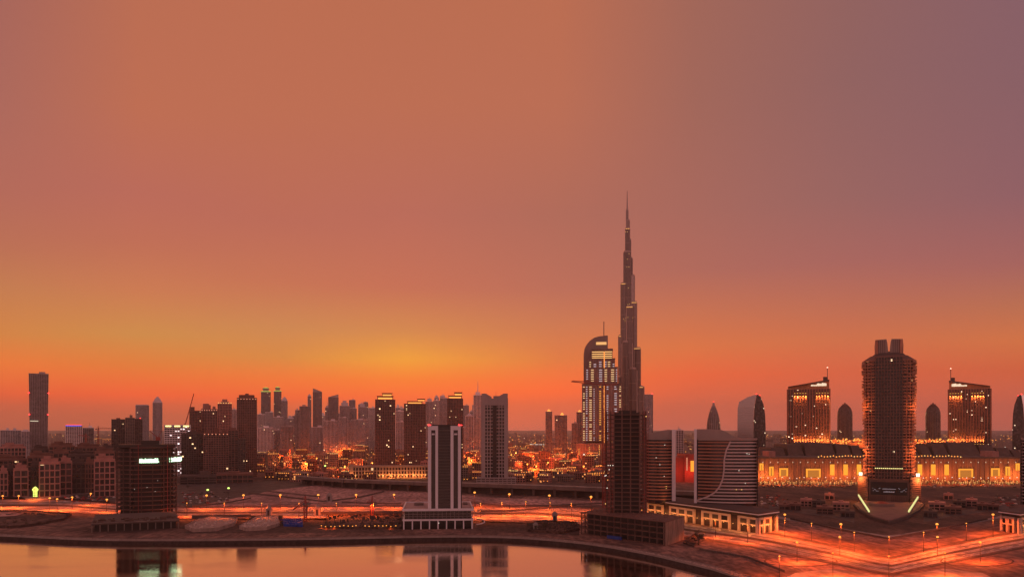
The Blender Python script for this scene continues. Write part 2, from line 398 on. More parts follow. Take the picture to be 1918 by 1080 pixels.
for (x0,y0),(x1,y1) in zip(poff(SH[1:-1],2.35),poff(SH[1:-1],2.35)[1:]):
    L=sqrt((x1-x0)**2+(y1-y0)**2)
    if y0<120: continue
    for j in range(int(L/6)): 
        q=j*6/L; pm.box(x0+(x1-x0)*q-.12,x0+(x1-x0)*q+.12,y0+(y1-y0)*q-.12,y0+(y1-y0)*q+.12,GZ+1.2,GZ+2.15)
pm_o=pm.build('railing_posts',steel,rl); pm_o['kind']='stuff'
tag(rl,'thin dark metal railing on the parapet along the waterfront promenade','railing')
wallo=strip(SH[1:-1],[(12.2,GZ),(12.2,GZ+.5),(12.8,GZ+.5),(12.8,GZ)],'promenade_kerb_wall',wall('kerb_wall_stone',(.26,.2,.18)),kind=None)
tag(wallo,'low inner retaining wall on the land side of the waterfront promenade','wall')

wm_=bpy.data.materials.new('water'); wm_.use_nodes=True; t=wm_.node_tree; b=t.nodes['Principled BSDF']
b.inputs['Base Color'].default_value=(.95,.70,.52,1); b.inputs['Metallic'].default_value=1.0; b.inputs['Roughness'].default_value=.035
co=N(t,'ShaderNodeTexCoord'); mp=N(t,'ShaderNodeMapping'); mp.inputs['Scale'].default_value=(.012,.03,1); no=N(t,'ShaderNodeTexNoise'); no.inputs['Scale'].default_value=1; no.inputs['Detail'].default_value=3
t.links.new(co.outputs['Object'],mp.inputs[0]); t.links.new(mp.outputs[0],no.inputs[0])
mr=N(t,'ShaderNodeMapRange'); mr.inputs[1].default_value=.4; mr.inputs[2].default_value=.65; mr.inputs[3].default_value=.03; mr.inputs[4].default_value=.13; t.links.new(no.outputs[0],mr.inputs[0]); t.links.new(mr.outputs[0],b.inputs['Roughness'])
mp2=N(t,'ShaderNodeMapping'); mp2.inputs['Scale'].default_value=(.25,.5,1); n2=N(t,'ShaderNodeTexNoise'); n2.inputs['Detail'].default_value=5; n2.inputs['Scale'].default_value=1
t.links.new(co.outputs['Object'],mp2.inputs[0]); t.links.new(mp2.outputs[0],n2.inputs[0])
bp=N(t,'ShaderNodeBump'); bp.inputs['Strength'].default_value=.35; bp.inputs['Distance'].default_value=.07; t.links.new(n2.outputs[0],bp.inputs['Height']); t.links.new(bp.outputs[0],b.inputs['Normal'])
wtr=MB(); wtr.v=[(-60000,-3000,0),(60000,-3000,0),(60000,2600,0),(-60000,2600,0)]; wtr.f=[(0,1,2,3)]
tag(wtr.build('water',wm_),kind='structure')

def ppoly(pts, name, mat, z=.03, kind='structure', h=0):
    m=MB(); q=ccw([G(*p) for p in pts])
    if h: m.prism(q,GZ-.2,GZ+h)
    else: m.v=[(x,y,GZ+z) for x,y in q]; m.f=[tuple(range(len(q)))]
    o=m.build(name,mat); 
    if kind: tag(o,kind=kind)
    return o
def interp(P, x):
    for a,b in zip(P,P[1:]):
        if a[0]<=x<=b[0]: t=(x-a[0])/(b[0]-a[0]); return a[1]+(b[1]-a[1])*t
    return P[0][1] if x<P[0][0] else P[-1][1]
def band(T,B,f0,f1,x0,x1,name,mat,z=.05,h=0,step=22,w=None,kind='structure'):
    """strip between two px edges T and B, laid on the real ground"""
    n=max(2,int((x1-x0)/step)); m=MB(); a=[];c=[]
    for i in range(n+1):
        x=x0+(x1-x0)*i/n
        p=G(x,interp(T,x)); q=G(x,interp(B,x))
        a.append((p[0]+(q[0]-p[0])*f0,p[1]+(q[1]-p[1])*f0)); c.append((p[0]+(q[0]-p[0])*f1,p[1]+(q[1]-p[1])*f1))
    if w: # fixed width line in metres
        c=[(x,y-w) for x,y in a]
    zt=GZ+(h or z)
    m.v=[(x,y,zt) for x,y in a]+[(x,y,zt) for x,y in c]; k=n+1
    m.f=[(i+k,i+k+1,i+1,i) for i in range(n)]
    if h:
        m.v+=[(x,y,GZ) for x,y in a]+[(x,y,GZ) for x,y in c]
        m.f+=[(2*k+i,i,i+1,2*k+i+1)[::-1] for i in range(n)]+[(3*k+i,k+i,k+i+1,3*k+i+1) for i in range(n)]
    o=m.build(name,mat)
    if kind: tag(o,kind=kind)
    return o
def mirr(P): return P+[(3330-x,y) for x,y in reversed(P[:-1])]
MT=mirr([(-200,940),(0,936),(120,937),(215,945),(350,952),(500,951),(755,950),(900,951),(1000,950),(1090,953),(1200,966),(1300,984),(1400,996),(1460,1005),(1560,1025),(1665,1049)])
MBm=mirr([(-200,960),(0,957),(120,956),(215,962),(350,968),(755,969),(900,972),(1000,974),(1090,980),(1200,992),(1300,1004),(1400,1018),(1460,1030),(1560,1050),(1665,1072)])
band(MT,MBm,0,.40,-180,2000,'road',asph,.05)
band(MT,MBm,.60,1,-180,2000,'road',asph,.05)
band(MT,MBm,.40,.60,-180,2000,'road_median',dirt,h=.16)
band(MT,MBm,-.30,-.12,-180,2000,'verge',dirt,.03)
band(MT,MBm,1.10,1.22,-180,2000,'verge',dirt,.03)
for f_ in (-.02,.40,.60,1.0): band(MT,MBm,f_,f_,-180,2000,'kerb',kerbm,h=.2,w=.8)
for f_ in (.14,.29,.70,.85):
    pass
for f_ in (.20,.80): band(MT,MBm,f_-.022,f_+.022,-180,2000,'road_seam',asphd,.065)
for f_ in (.03,.37,.63,.97): band(MT,MBm,f_,f_,-180,2000,'road_markings',paint,.07,w=.45)
# broken lane lines
ln=MB()
for f_ in (.11,.29,.71,.89):
    x=-180
    while x<2000:
        pts=[]
        for xx in (x,x+7):
            p=G(xx,interp(MT,xx)); q=G(xx,interp(MBm,xx)); pts.append((p[0]+(q[0]-p[0])*f_,p[1]+(q[1]-p[1])*f_))
        bb=len(ln.v); (a0,b0),(a1,b1)=pts
        ln.v+=[(a0,b0-.5,GZ+.09),(a1,b1-.5,GZ+.09),(a1,b1+.3,GZ+.09),(a0,b0+.3,GZ+.09)]; ln.f.append((bb,bb+1,bb+2,bb+3)); x+=18
tag(ln.build('road_markings',paint),kind='structure')
# ground patches
ppoly([(1400,925),(1440,962),(1560,988),(1665,1006),(1770,988),(1890,962),(2040,935),(2040,905),(1400,905)],'dirt_lot',dirt,.025)
band([(1440,962),(1560,986),(1665,1003),(1770,986),(1890,962),(2000,945)],[(1440,966),(1560,990),(1665,1008),(1770,990),(1890,966),(2000,949)],0,1,1440,1990,'path',asph,.045)
band([(1440,944),(1560,958),(1600,968)],[(1440,952),(1560,968),(1600,978)],0,1,1440,1600,'path',asphd,.035)
band([(1730,968),(1770,958),(1890,944)],[(1730,978),(1770,968),(1890,952)],0,1,1730,1890,'path',asphd,.035)
ppoly([(300,925),(350,950),(430,934),(520,916),(640,903),(640,896),(340,905)],'parking_lot',asphd,.03)
ppoly([(-60,915),(-60,935),(110,934),(215,942),(218,925),(190,915)],'parking_lot',asphd,.03)
ppoly([(60,939),(140,926),(215,921),(215,917),(120,922),(40,930)],'road',asph,.06)
ppoly([(345,952),(345,943),(500,912),(640,903),(900,930),(1130,938),(1130,945),(900,948)],'sand_lot',ground_mat('pink_sand',(.28,.155,.14),(.52,.31,.27),.016),.02)
ppoly([(480,805.8),(0,806),(-900,806),(-900,905),(640,903),(1130,925),(1300,920),(1400,905),(2800,905),(2800,806)],'town_ground',cityg,.015)
band([(465,921),(540,929),(610,937),(680,928),(720,918)],[(465,924),(540,932),(610,940),(680,931),(720,921)],0,1,465,720,'dirt_track',dirt,.05)
band([(500,918),(600,928)],[(500,920),(600,931)],0,1,500,600,'dirt_track',dirt,.05)
band([(880,938),(960,947),(1040,944),(1130,940)],[(880,942),(960,950),(1040,947),(1130,943)],0,1,880,1130,'dirt_track',dirt,.05)
ppoly([(345,971),(560,969),(755,968),(755,996),(345,998),(150,998),(180,985),(215,968)],'building_site',dirt,.03)
ppoly([(900,975),(1085,983),(1085,1002),(985,998),(890,994)],'dirt_lot',dirt,.03)
for s in (1,-1):
    q=lambda x: x if s>0 else 3330-x
    ppoly([(q(1430),1100),(q(1490),1072),(q(1560),1064),(q(1664.9),1080),(q(1664.9),1110)],'road',asph,.05)
    # turning loop kerb and planting
    cx_,cy_=q(1500),1050
    pts=[(cx_+66*cos(a)*1.0, cy_+9.5*sin(a)) for a in [2*pi*i/40 for i in range(40)]]
    ring=[G(x,y) for x,y in pts]; m=MB()
    a_=ccw(ring); m.v=[(x,y,GZ+.18) for x,y in offset(a_,1.2)]+[(x,y,GZ+.18) for x,y in a_]+[(x,y,GZ) for x,y in offset(a_,1.2)]+[(x,y,GZ) for x,y in a_]
    m.f=[(i,(i+1)%40,40+(i+1)%40,40+i) for i in range(40)]+[(80+i,80+(i+1)%40,(i+1)%40,i) for i in range(40)]
    tag(m.build('kerb',dirt),kind='structure')

# street lamps ---------------------------------------------------------------
def lamp_proto(h, mat, r, name, label, cat, group, energy=0, col=(1,.125,.016)):
    root=empty(name,(0,0,-500),0,label,cat,group)
    MB().cyl(0,0,.24,.12,0,h,6).build('pole',dark,root)
    MB().cyl(0,0,.5,.9,h-.4,h,6).build('lamp_arm',dark,root)
    MB().ball(0,0,h+r*.6,r,r*.75).build('lamp_head',mat,root)
    if energy:
        ld=bpy.data.lights.new('lamp_light','POINT' if 'old town' in label else 'SPOT')
        if ld.type=='SPOT': ld.spot_size=radians(168); ld.spot_blend=.25
        ld.energy=energy; ld.color=col; ld.shadow_soft_size=.8
        lo=bpy.data.objects.new('lamp_light',ld); COL.objects.link(lo); lo.parent=root; lo.location=(0,-1.4,h-.8)
    return root
def light_points(pts,h,mat,r,name,label,cat='lights'):
    m=MB()
    for px,py in pts: x,y=G(px,py); m.octa(x,y,GZ+h,r); m.box(x-.1,x+.1,y-.1,y+.1,GZ,GZ+h-r*.8)
    tag(m.build(name,mat),label,cat,kind='stuff')
PROTO={}
LAMPS=[]
def lamps(pts, h, mat, r, label, group, energy=0, name='street_lamp', cat='street lamp', col=(1,.125,.016), key=None):
    """pts: (px, py of lamp base)"""
    pr=None
    for px,py in pts:
        x,y=G(px,py)
        if pr is None: o=pr=lamp_proto(h,mat,r,name,label,cat,group,energy,col)
        else: o=copy_tree(pr)
        o.location=(x,y,GZ); o.rotation_euler=(0,0,rng.uniform(-.6,.6)); LAMPS.append(o)
EROAD=62000
lamps([(x,interp(MT,x)+1+0*x) for x in (387,456,525,596,667,738)],16,LAMP,1.5,'orange street lamp along the lit road left of the black and white tower','lamps along the road left of the black and white tower',EROAD)
lamps([(x,interp(MBm,x)-1) for x in (350,420,490,560,630,700)],15,LAMP,.7,'small orange street lamp on the near kerb left of the black and white tower','lamps on the near kerb of the left road',EROAD)
lamps([(x,y) for x,y in ((5,950),(35,950),(65,935),(93,955),(107,957),(135,953),(170,945),(200,958),(240,962),(300,963))],14,LAMP,1.3,'orange street lamp beside the bright road at the lower left','lamps along the lower left road',EROAD)
lamps([(889,948),(954,952),(1029,955),(1107,958)],17,LAMP,1.6,'tall orange lamp over the lit road between the black tower and the unfinished tower','lamps between the two waterfront towers',EROAD*1.1)
lamps([(900,968),(940,966),(985,964),(1030,966),(1070,968)],15,LAMP,.7,'small orange street lamp in the low row on the road right of the white podium','low lamps right of the white podium',EROAD*1.1)
lamps([(1340,1006),(1400,1016),(1470,1005),(1520,1012),(1600,1032),(1665,1042),(1730,1032),(1810,1012),(1860,1005)],15,LAMP,.6,'small orange street lamp on the V shaped road at the lower right','small lamps on the V shaped road',EROAD*.8)
lamps([(1493,1052),(1573,1040),(1756,1040),(1836,1052)],14,LAMP,1.0,'orange lamp on a thin pole beside the kerb of the lower right road','thin pole lamps at the lower right',EROAD)
lamps([(1470,998),(1575,1020),(1755,1020),(1860,998)],17,LAMP,1.2,'tall orange lamp on a pole standing in the dark ground above the V shaped road','tall pole lamps above the V shaped road',EROAD*1.1)
lamps([(1560,1078),(1665,1085),(1770,1078),(1460,1085)],15,LAMP,.6,'orange street lamp at the very bottom edge on the right','lamps at the bottom edge',EROAD*1.0)
# ------------------------------------------------------------------ waterfront buildings
BAYD=glass('dark_glass',(.012,.010,.012),4,4,.008,(1,.8,.6),2.5)
def build_black_white():
    loc,rz,w=site(755,886,786,78); root=empty('podium_tower',loc,rz,'tall black glass tower with four pale upright fins rising from a wide glazed podium','tower')
    d=78; zr=19.3
    pod=rect(w,d)
    # podium glazing
    core=MB(); core.prism(rect(w-3,d-3),0,zr-.6); core.build('podium_glazing',BAYD,root)
    for i in range(9):
        x=-w/2+.8+(w-1.6)*i/8
        MB().box(x-.6,x+.6,-d/2-.1,-d/2+1,0,8.3).build('column',whitep,root)
    for i in range(6):
        y=-d/2+1.5+(d-3)*i/5
        MB().box(w/2-1,w/2+.1,y-.6,y+.6,0,8.3).build('column',whitep,root)
    MB().prism(offset(pod,.5),8.3,9.9).build('floor_band',whitep,root)
    m=MB()
    for i in range(17):
        x=-w/2+1.6+(w-3.2)*i/16; m.box(x-.12,x+.12,-d/2+1.2,-d/2+1.5,9.9,zr-1.2)
    for k in (12.2,14.6): m.prism(rect(w-2.4,d-2.4),k,k+.25)
    m.build('mullions',wall('grey_metal',(.3,.24,.26),rough=.5),root)
    p=MB(); a=offset(pod,.7); bq=offset(pod,-.6)
    for i in range(4):
        j=(i+1)%4; q=[a[i],a[j],bq[j],bq[i]]; p.prism(q,zr-1.4,zr+.9)
    p.build('roof_parapet',whitep,root)
    MB().prism(rect(w-1.3,d-1.3),zr-.6,zr-.1).build('roof',wall('pink_roof',(.5,.36,.34)),root)
    m=MB(); m.box(-w*.36,-w*.22,d*.05,d*.2,zr,zr+2.2); m.cyl(-w*.3,d*.3,4,4,zr,zr+1.4,14); m.box(w*.38,w*.45,d*.1,d*.3,zr,zr+1.6); m.build('roof_plant',concrete,root)
    # tower
    k=w/131.0; X=lambda px:(px-820.5)*k
    H=lz(797,797); t0=-d/2+3
    MB().box(X(808),X(858),t0+1.2,t0+30,zr,H-1).build('tower_glazing',BAYD,root)
    MB().box(X(858.2),X(865.5),t0+2.2,t0+28,zr,H-2).build('side_wall',dark,root)
    m=MB(); nz=26
    for i in range(nz): 
        z=zr+4+(H-zr-6)*i/nz; m.box(X(820.7),X(843.8),t0+.7,t0+1.25,z,z+.35 if i%5 else z+1.1)
    m.build('spandrel_lines',wall('spandrel',(.045,.03,.03),rough=.4),root)
    for a_,c_ in ((801.5,807.5),(815.4,820.4),(844,849.6),(858,863.4)):
        MB().box(X(a_),X(c_),t0-.4,t0+8,zr,H).build('fin',whitep,root)
    for a_,c_ in ((807.5,815.4),(849.6,858)):
        MB().box(X(a_),X(c_),t0-.2,t0+8,H-4.2,H).build('fin_bridge',whitep,root)
        MB().box(X(a_)+.6,X(c_)-.6,t0+.3,t0+1.3,H-9,H-7.4).build('louvre',whitep,root)
    MB().box(X(809),X(857),t0+3,t0+26,H-.9,H+1.2).build('roof_cap',dark,root)
    MB().beam((X(846),t0+10,H),(X(846),t0+10,H+6),.5).build('mast',steel,root)
    for a_ in (803,860): MB().octa(X(a_),t0-.2,H+.9,1.0).build('beacon',LAMPR,root)
    MB().box(X(802),X(807),t0-.3,t0-.1,H+.3,H+1.1).build('beacon_strip',LAMPR,root)
    MB().box(X(860),X(866),t0+.2,t0+.5,H+.3,H+1.1).build('beacon_strip',LAMPR,root)
    MB().ball(X(822),-d/2-.4,6,.35).build('lamp',LAMPW,root)
    # curved ramp to the right
    m=MB()
    for i in range(12):
        a0=-pi/2+pi*i/12; a1=-pi/2+pi*(i+1)/12; r=9
        m.beam((w/2+4+r*cos(a0),-d*.18+r*1.6*sin(a0),3+i*.2),(w/2+4+r*cos(a1),-d*.18+r*1.6*sin(a1),3.2+i*.2),1.0,.9)
    m.build('ramp',whitep,root)
build_black_white()

def build_left_site():
    loc,rz,w=site(217,334,905,48,radians(0)); root=empty('unfinished_tower',loc,rz,'dark unfinished concrete tower with white glowing signs and a derrick on top','tower')
    d=48; H=lz(838,905)
    fp=[(-w/2,-d*.2),(-w*.30,-d*.32),(-w*.27,-d/2),(w*.27,-d/2),(w*.30,-d*.40),(w/2,-d*.2),(w/2,d/2),(-w/2,d/2)]
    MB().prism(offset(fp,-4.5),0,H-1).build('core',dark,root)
    n=14
    for i in range(n+1):
        z=7+(H-7)*i/n
        f2=fp if i<n else offset(fp,-1.0)
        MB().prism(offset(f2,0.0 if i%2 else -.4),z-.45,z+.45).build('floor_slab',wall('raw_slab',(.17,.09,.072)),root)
    m_=wall('raw_column',(.10,.06,.05))
    for x,y in [(-w*.27,-d/2+1),(w*.27,-d/2+1),(-w*.09,-d/2+1),(w*.09,-d/2+1),(-w/2+1,-d*.18),(w/2-1,-d*.18),(w/2-1,d*.1),(w/2-1,d*.4),(-w/2+1,d*.1),(w*.38,-d*.33),(-w*.38,-d*.28)]:
        MB().box(x-.6,x+.6,y-.6,y+.6,0,H-.5).build('column',m_,root)
    m=MB()
    for s in (-.14,.33):
        x=w*s; m.box(x-.3,x+.3,-d/2-1.2,-d/2-.6,2,H+3)
    m.build('hoist_mast',redsteel,root)
    m=MB(); m.box(-w*.46,w*.46,-d*.38,d*.42,H+.5,H+3.5); m.box(-w*.1,w*.2,-d*.2,d*.1,H+3.5,H+8); m.build('roof_formwork',dark,root)
    # glowing banner signs, strokes too small to read
    k=w/117.0
    def sign(x0,x1,y,z0,z1,name,skew=0):
        m=MB(); x=x0; r=random.Random(3)
        while x<x1-.8:
            wd=r.uniform(1.2,2.2); t_=(x-x0)/(x1-x0)*skew
            m.box(x,x+wd,y-.25,y,z0+t_,z0+t_+(z1-z0)*r.uniform(.75,1)); x+=wd+.25
        m.box(x0,x1,y-.15,y-.02,z0+.6,z0+1.6)
        m.build(name,emit('sign_glow',(.62,1,.62),2.4),root)
    sign((261-275.5)*k,(298-275.5)*k,-d/2-.5,lz(868,880),lz(859,880),'illuminated_sign')
    sign((318-275.5)*k,(340-275.5)*k,-d*.22-3,lz(867,890),lz(858,890),'illuminated_sign',1.5)
    r=random.Random(5)
    for x,z in ((.13,.36),(.0,.42),(.17,.52),(-.2,.4)): MB().octa(w*x,-d/2-.8,H*z,.35).build('work_light',LAMPW,root)
    # derrick
    m=MB(); bx,bz=w*.18,H+8
    m.box(bx-2.5,bx+2.5,-3,3,bz,bz+4); m.beam((bx,0,bz+3),(bx-9,0,bz+11),.8); m.beam((bx,0,bz+3),(bx+4,0,bz+12),.6); m.beam((bx-9,0,bz+11),(bx+4,0,bz+12),.3)
    m.build('derrick',redsteel,root)
    # podium
    loc,rz,w=site(172,338,776,96); root=empty('podium_building',loc,rz,'low open concrete podium with columns before the dark unfinished tower on the left','building')
    d=96; hp=lz(977,776)
    MB().box(-w/2,w/2,-d/2,d/2,hp-1.2,hp).build('roof',wall('raw_slab'),root) if False else MB().box(-w/2,w/2,-d/2,d/2,hp-1.2,hp).build('roof',darkcon,root)
    MB().box(-w/2+3,w/2-3,-d/2+6,d/2-1,0,hp-1.3).build('wall',dark,root)
    for i in range(12):
        x=-w/2+.8+(w-1.6)*i/11; MB().box(x-.45,x+.45,-d/2+.3,-d/2+1.2,0,hp-1.2).build('column',concrete,root)
    m=MB(); r=random.Random(8)
    for i in range(60):
        x=r.uniform(-w*.48,w*.48); y=r.uniform(-d*.45,-d*.1); s=r.uniform(.6,2.4); m.box(x-s,x+s,y-s*.6,y+s*.6,hp,hp+r.uniform(.4,2.2))
    m.build('stacked_materials',wall('raw_column'),root)['kind']='stuff'
    m=MB(); m.box(-w/2,w/2,-d/2-.2,-d/2+.2,hp,hp+.9); m.build('edge_barrier',concrete,root)
def wall_get(n): return MATS[n]
_w=wall
def wall(name,*a,**k):
    return MATS[name] if name in MATS else _w(name,*(a or ((.2,.15,.14),)),**k)
wall('raw_slab',(.17,.09,.072)); wall('raw_column',(.10,.06,.05))
build_left_site()

def build_right_site():
    A,B,C,D=(64,746),(128,670),(153,712),(89,788)
    cx=sum(p[0] for p in (A,B,C,D))/4; cy=sum(p[1] for p in (A,B,C,D))/4
    fp=ccw([(p[0]-cx,p[1]-cy) for p in (A,B,C,D)])
    root=empty('unfinished_podium',(cx,cy,GZ),0,'wide unfinished concrete podium with dusty roof under the tall skeleton tower','building')
    H=20
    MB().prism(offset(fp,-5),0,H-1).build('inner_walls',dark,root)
    for i in range(5):
        MB().prism(offset(fp,0 if i<4 else .3),.2+i*4.9,.9+i*4.9).build('floor_slab',MATS['raw_slab'],root)
    cm=MATS['raw_column']
    for i in range(4):
        a,b=fp[i],fp[(i+1)%4]; L=sqrt((a[0]-b[0])**2+(a[1]-b[1])**2); n=int(L/8)
        for j in range(n):
            t=(j+.02)/n; x=a[0]+(b[0]-a[0])*t; y=a[1]+(b[1]-a[1])*t; x*=.985; y*=.985
            MB().box(x-.5,x+.5,y-.5,y+.5,.9,H).build('column',cm,root)
    # blockwork on the right hand side
    b_,c_=(B[0]-cx,B[1]-cy),(C[0]-cx,C[1]-cy); m=MB()
    m.prism(ccw([(b_[0]+.6,b_[1]+.6),(c_[0]-.1,c_[1]-.6),(c_[0]-2,c_[1]),(b_[0]-1.2,b_[1]+2)]),0,H-.3); m.build('block_wall',wall('blockwork',(.26,.18,.15),var=.5,scale=.3),root)
    MB().prism(offset(fp,-.6),H,H+.35).build('roof',ground_mat('site_dust',(.22,.17,.16),(.42,.34,.32),.08),root)
    m=MB(); r=random.Random(4)
    for i in range(110):
        s_,t_=r.random(),r.random(); x=A[0]+(B[0]-A[0])*s_+(D[0]-A[0])*t_-cx; y=A[1]+(B[1]-A[1])*s_+(D[1]-A[1])*t_-cy
        q=r.uniform(.3,1.3); m.box(x*.93-q,x*.93+q,y*.93-q*.5,y*.93+q*.5,H+.35,H+.35+r.uniform(.2,1.1))
    m.build('stacked_materials',MATS['raw_slab'],root)['kind']='stuff'
    a_=(A[0]+(B[0]-A[0])*.42-cx,A[1]+(B[1]-A[1])*.42-cy)
    m=MB(); m.prism(ccw([(a_[0]-5,a_[1]+3.5),(a_[0]+6,a_[1]-8.9),(a_[0]+5,a_[1]-9.7),(a_[0]-6,a_[1]+2.7)]),.4,3.2); m.build('blue_hoarding',wall('blue_sheet',(.02,.06,.3)),root)
    # tower
    Y=738; loc,rz,w=site(1131,1213,Y,34); root=empty('unfinished_tower',(loc[0],loc[1],GZ),rz,'tall black skeleton tower of open floors and scaffolding right of centre','tower')
    d=34; z0=H+.5; Ht=lz(772,Y); k=w/82.0; X=lambda px:(px-1172)*k
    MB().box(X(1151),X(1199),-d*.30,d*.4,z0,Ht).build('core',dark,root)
    MB().box(X(1158),X(1192),-d*.2,d*.2,Ht,Ht+2.2).build('core_top',dark,root)
    n=23; sm=wall('site_slab',(.15,.085,.07))
    for i in range(n):
        z=z0+3+(Ht-z0-5)*i/(n-1)
        xl=1134 if i>n*.15 else 1137; xl-= (i in (8,9,10,11,12,13))*2; xr=1211 + (i%3==0)*1.5 
        MB().prism([(X(xl),-d*.25),(X(1150),-d*.44),(X(1198),-d*.46),(X(xr),-d*.2),(X(xr),d*.35),(X(1150),d*.44),(X(xl),d*.3)],z-.35,z+.35).build('floor_slab',sm,root)
    for px,y in ((1135,-.2),(1143,-.34),(1150,-.42),(1165,-.44),(1181,-.44),(1198,-.44),(1205,-.3),(1210,-.18),(1135,.25),(1143,.36),(1205,.38),(1210,.3)):
        MB().box(X(px)-.6,X(px)+.6,d*y-.6,d*y+.6,z0,Ht+1.5).build('column',sm,root)
    m=MB()
    for px,y in ((1139,-.3),(1147,-.40),(1207,-.25),(1212,-.15)):
        m.box(X(px)-.15,X(px)+.15,d*y-.15,d*y+.15,z0,Ht+5)
    for i in range(30):
        z=z0+2+(Ht-z0)*i/30; m.box(X(1130),X(1150),-d*.47,-d*.455,z,z+.2); m.box(X(1200),X(1214),-d*.47,-d*.455,z,z+.2)
    for px in (1131,1141,1207,1214): m.box(X(px)-.15,X(px)+.15,-d*.48,-d*.47,z0,Ht+3)
    m.build('scaffolding',redsteel,root)
    r=random.Random(6)
    for px,py,mt in ((1139,872,LAMPW),(1143,872,LAMPW),(1148,872,LAMPW),(1141,880,LAMPW),(1133,892,LAMPW),(1135,891,LAMPW),(1210,779,LAMPY),(1202,956,LAMP),(1134,945,LAMPY),(1137,915,LAMPW)):
        MB().octa(X(px),-d*.5,lz(py,Y-10),.5).build('work_light',mt,root)
    # climbing tower crane
    loc2=(PX(1131,800),800,GZ); root=empty('tower_crane',loc2,0,'red lattice tower crane standing left behind the tall skeleton tower with its jib pointing left','crane')
    crane(root, lz(722,800), PX(1131,800)-PX(1070,800), -1, lz(716,800)-lz(722,800), 14)
def crane(root, H, L, s, rise, back, mat=None):
    mat=mat or redsteel
    m=MB(); w=1.3
    for x in (-w,w):
        for y in (-w,w): m.box(x-.32,x+.32,y-.32,y+.32,0,H)
    n=int(H/5)
    for i in range(n):
        z0=H*i/n; z1=H*(i+1)/n
        m.beam((-w,-w,z0),(w,-w,z1),.22); m.beam((w,w,z0),(-w,w,z1),.22); m.beam((-w,w,z0),(-w,-w,z1),.22)
    m.build('mast',mat,root)
    m=MB(); m.beam((0,0,H+1),(s*L,0,H+1+rise),1.3,.9); m.beam((0,0,H+3.6),(s*L*.97,0,H+1.8+rise),.6)
    k=int(L/5)
    for i in range(k):
        t=i/k; t2=(i+.5)/k
        m.beam((s*L*t,0,H+1+rise*t),(s*L*t2,0,H+3.1+rise*t2*.8-(1.6*t2)),.25)
    m.beam((0,0,H+1),(-s*back,0,H+1.4),.8); m.beam((0,0,H+8),(s*L*.6,0,H+2+rise*.6),.2); m.beam((0,0,H+8),(-s*back,0,H+1.8),.2)
    m.build('jib',mat,root)
    MB().frus(-1.2,1.2,-1.2,1.2,H,-.3,.3,-.3,.3,H+8.5).build('tower_head',mat,root)
    MB().box(-s*back-1.6,-s*back+1.6,-1.3,1.3,H-1.8,H+1).build('counterweight',concrete,root)
    MB().box(s*1.4-.9,s*1.4+.9,-1.8,-.2,H-1.5,H+.8).build('cab',steel,root)
build_right_site()

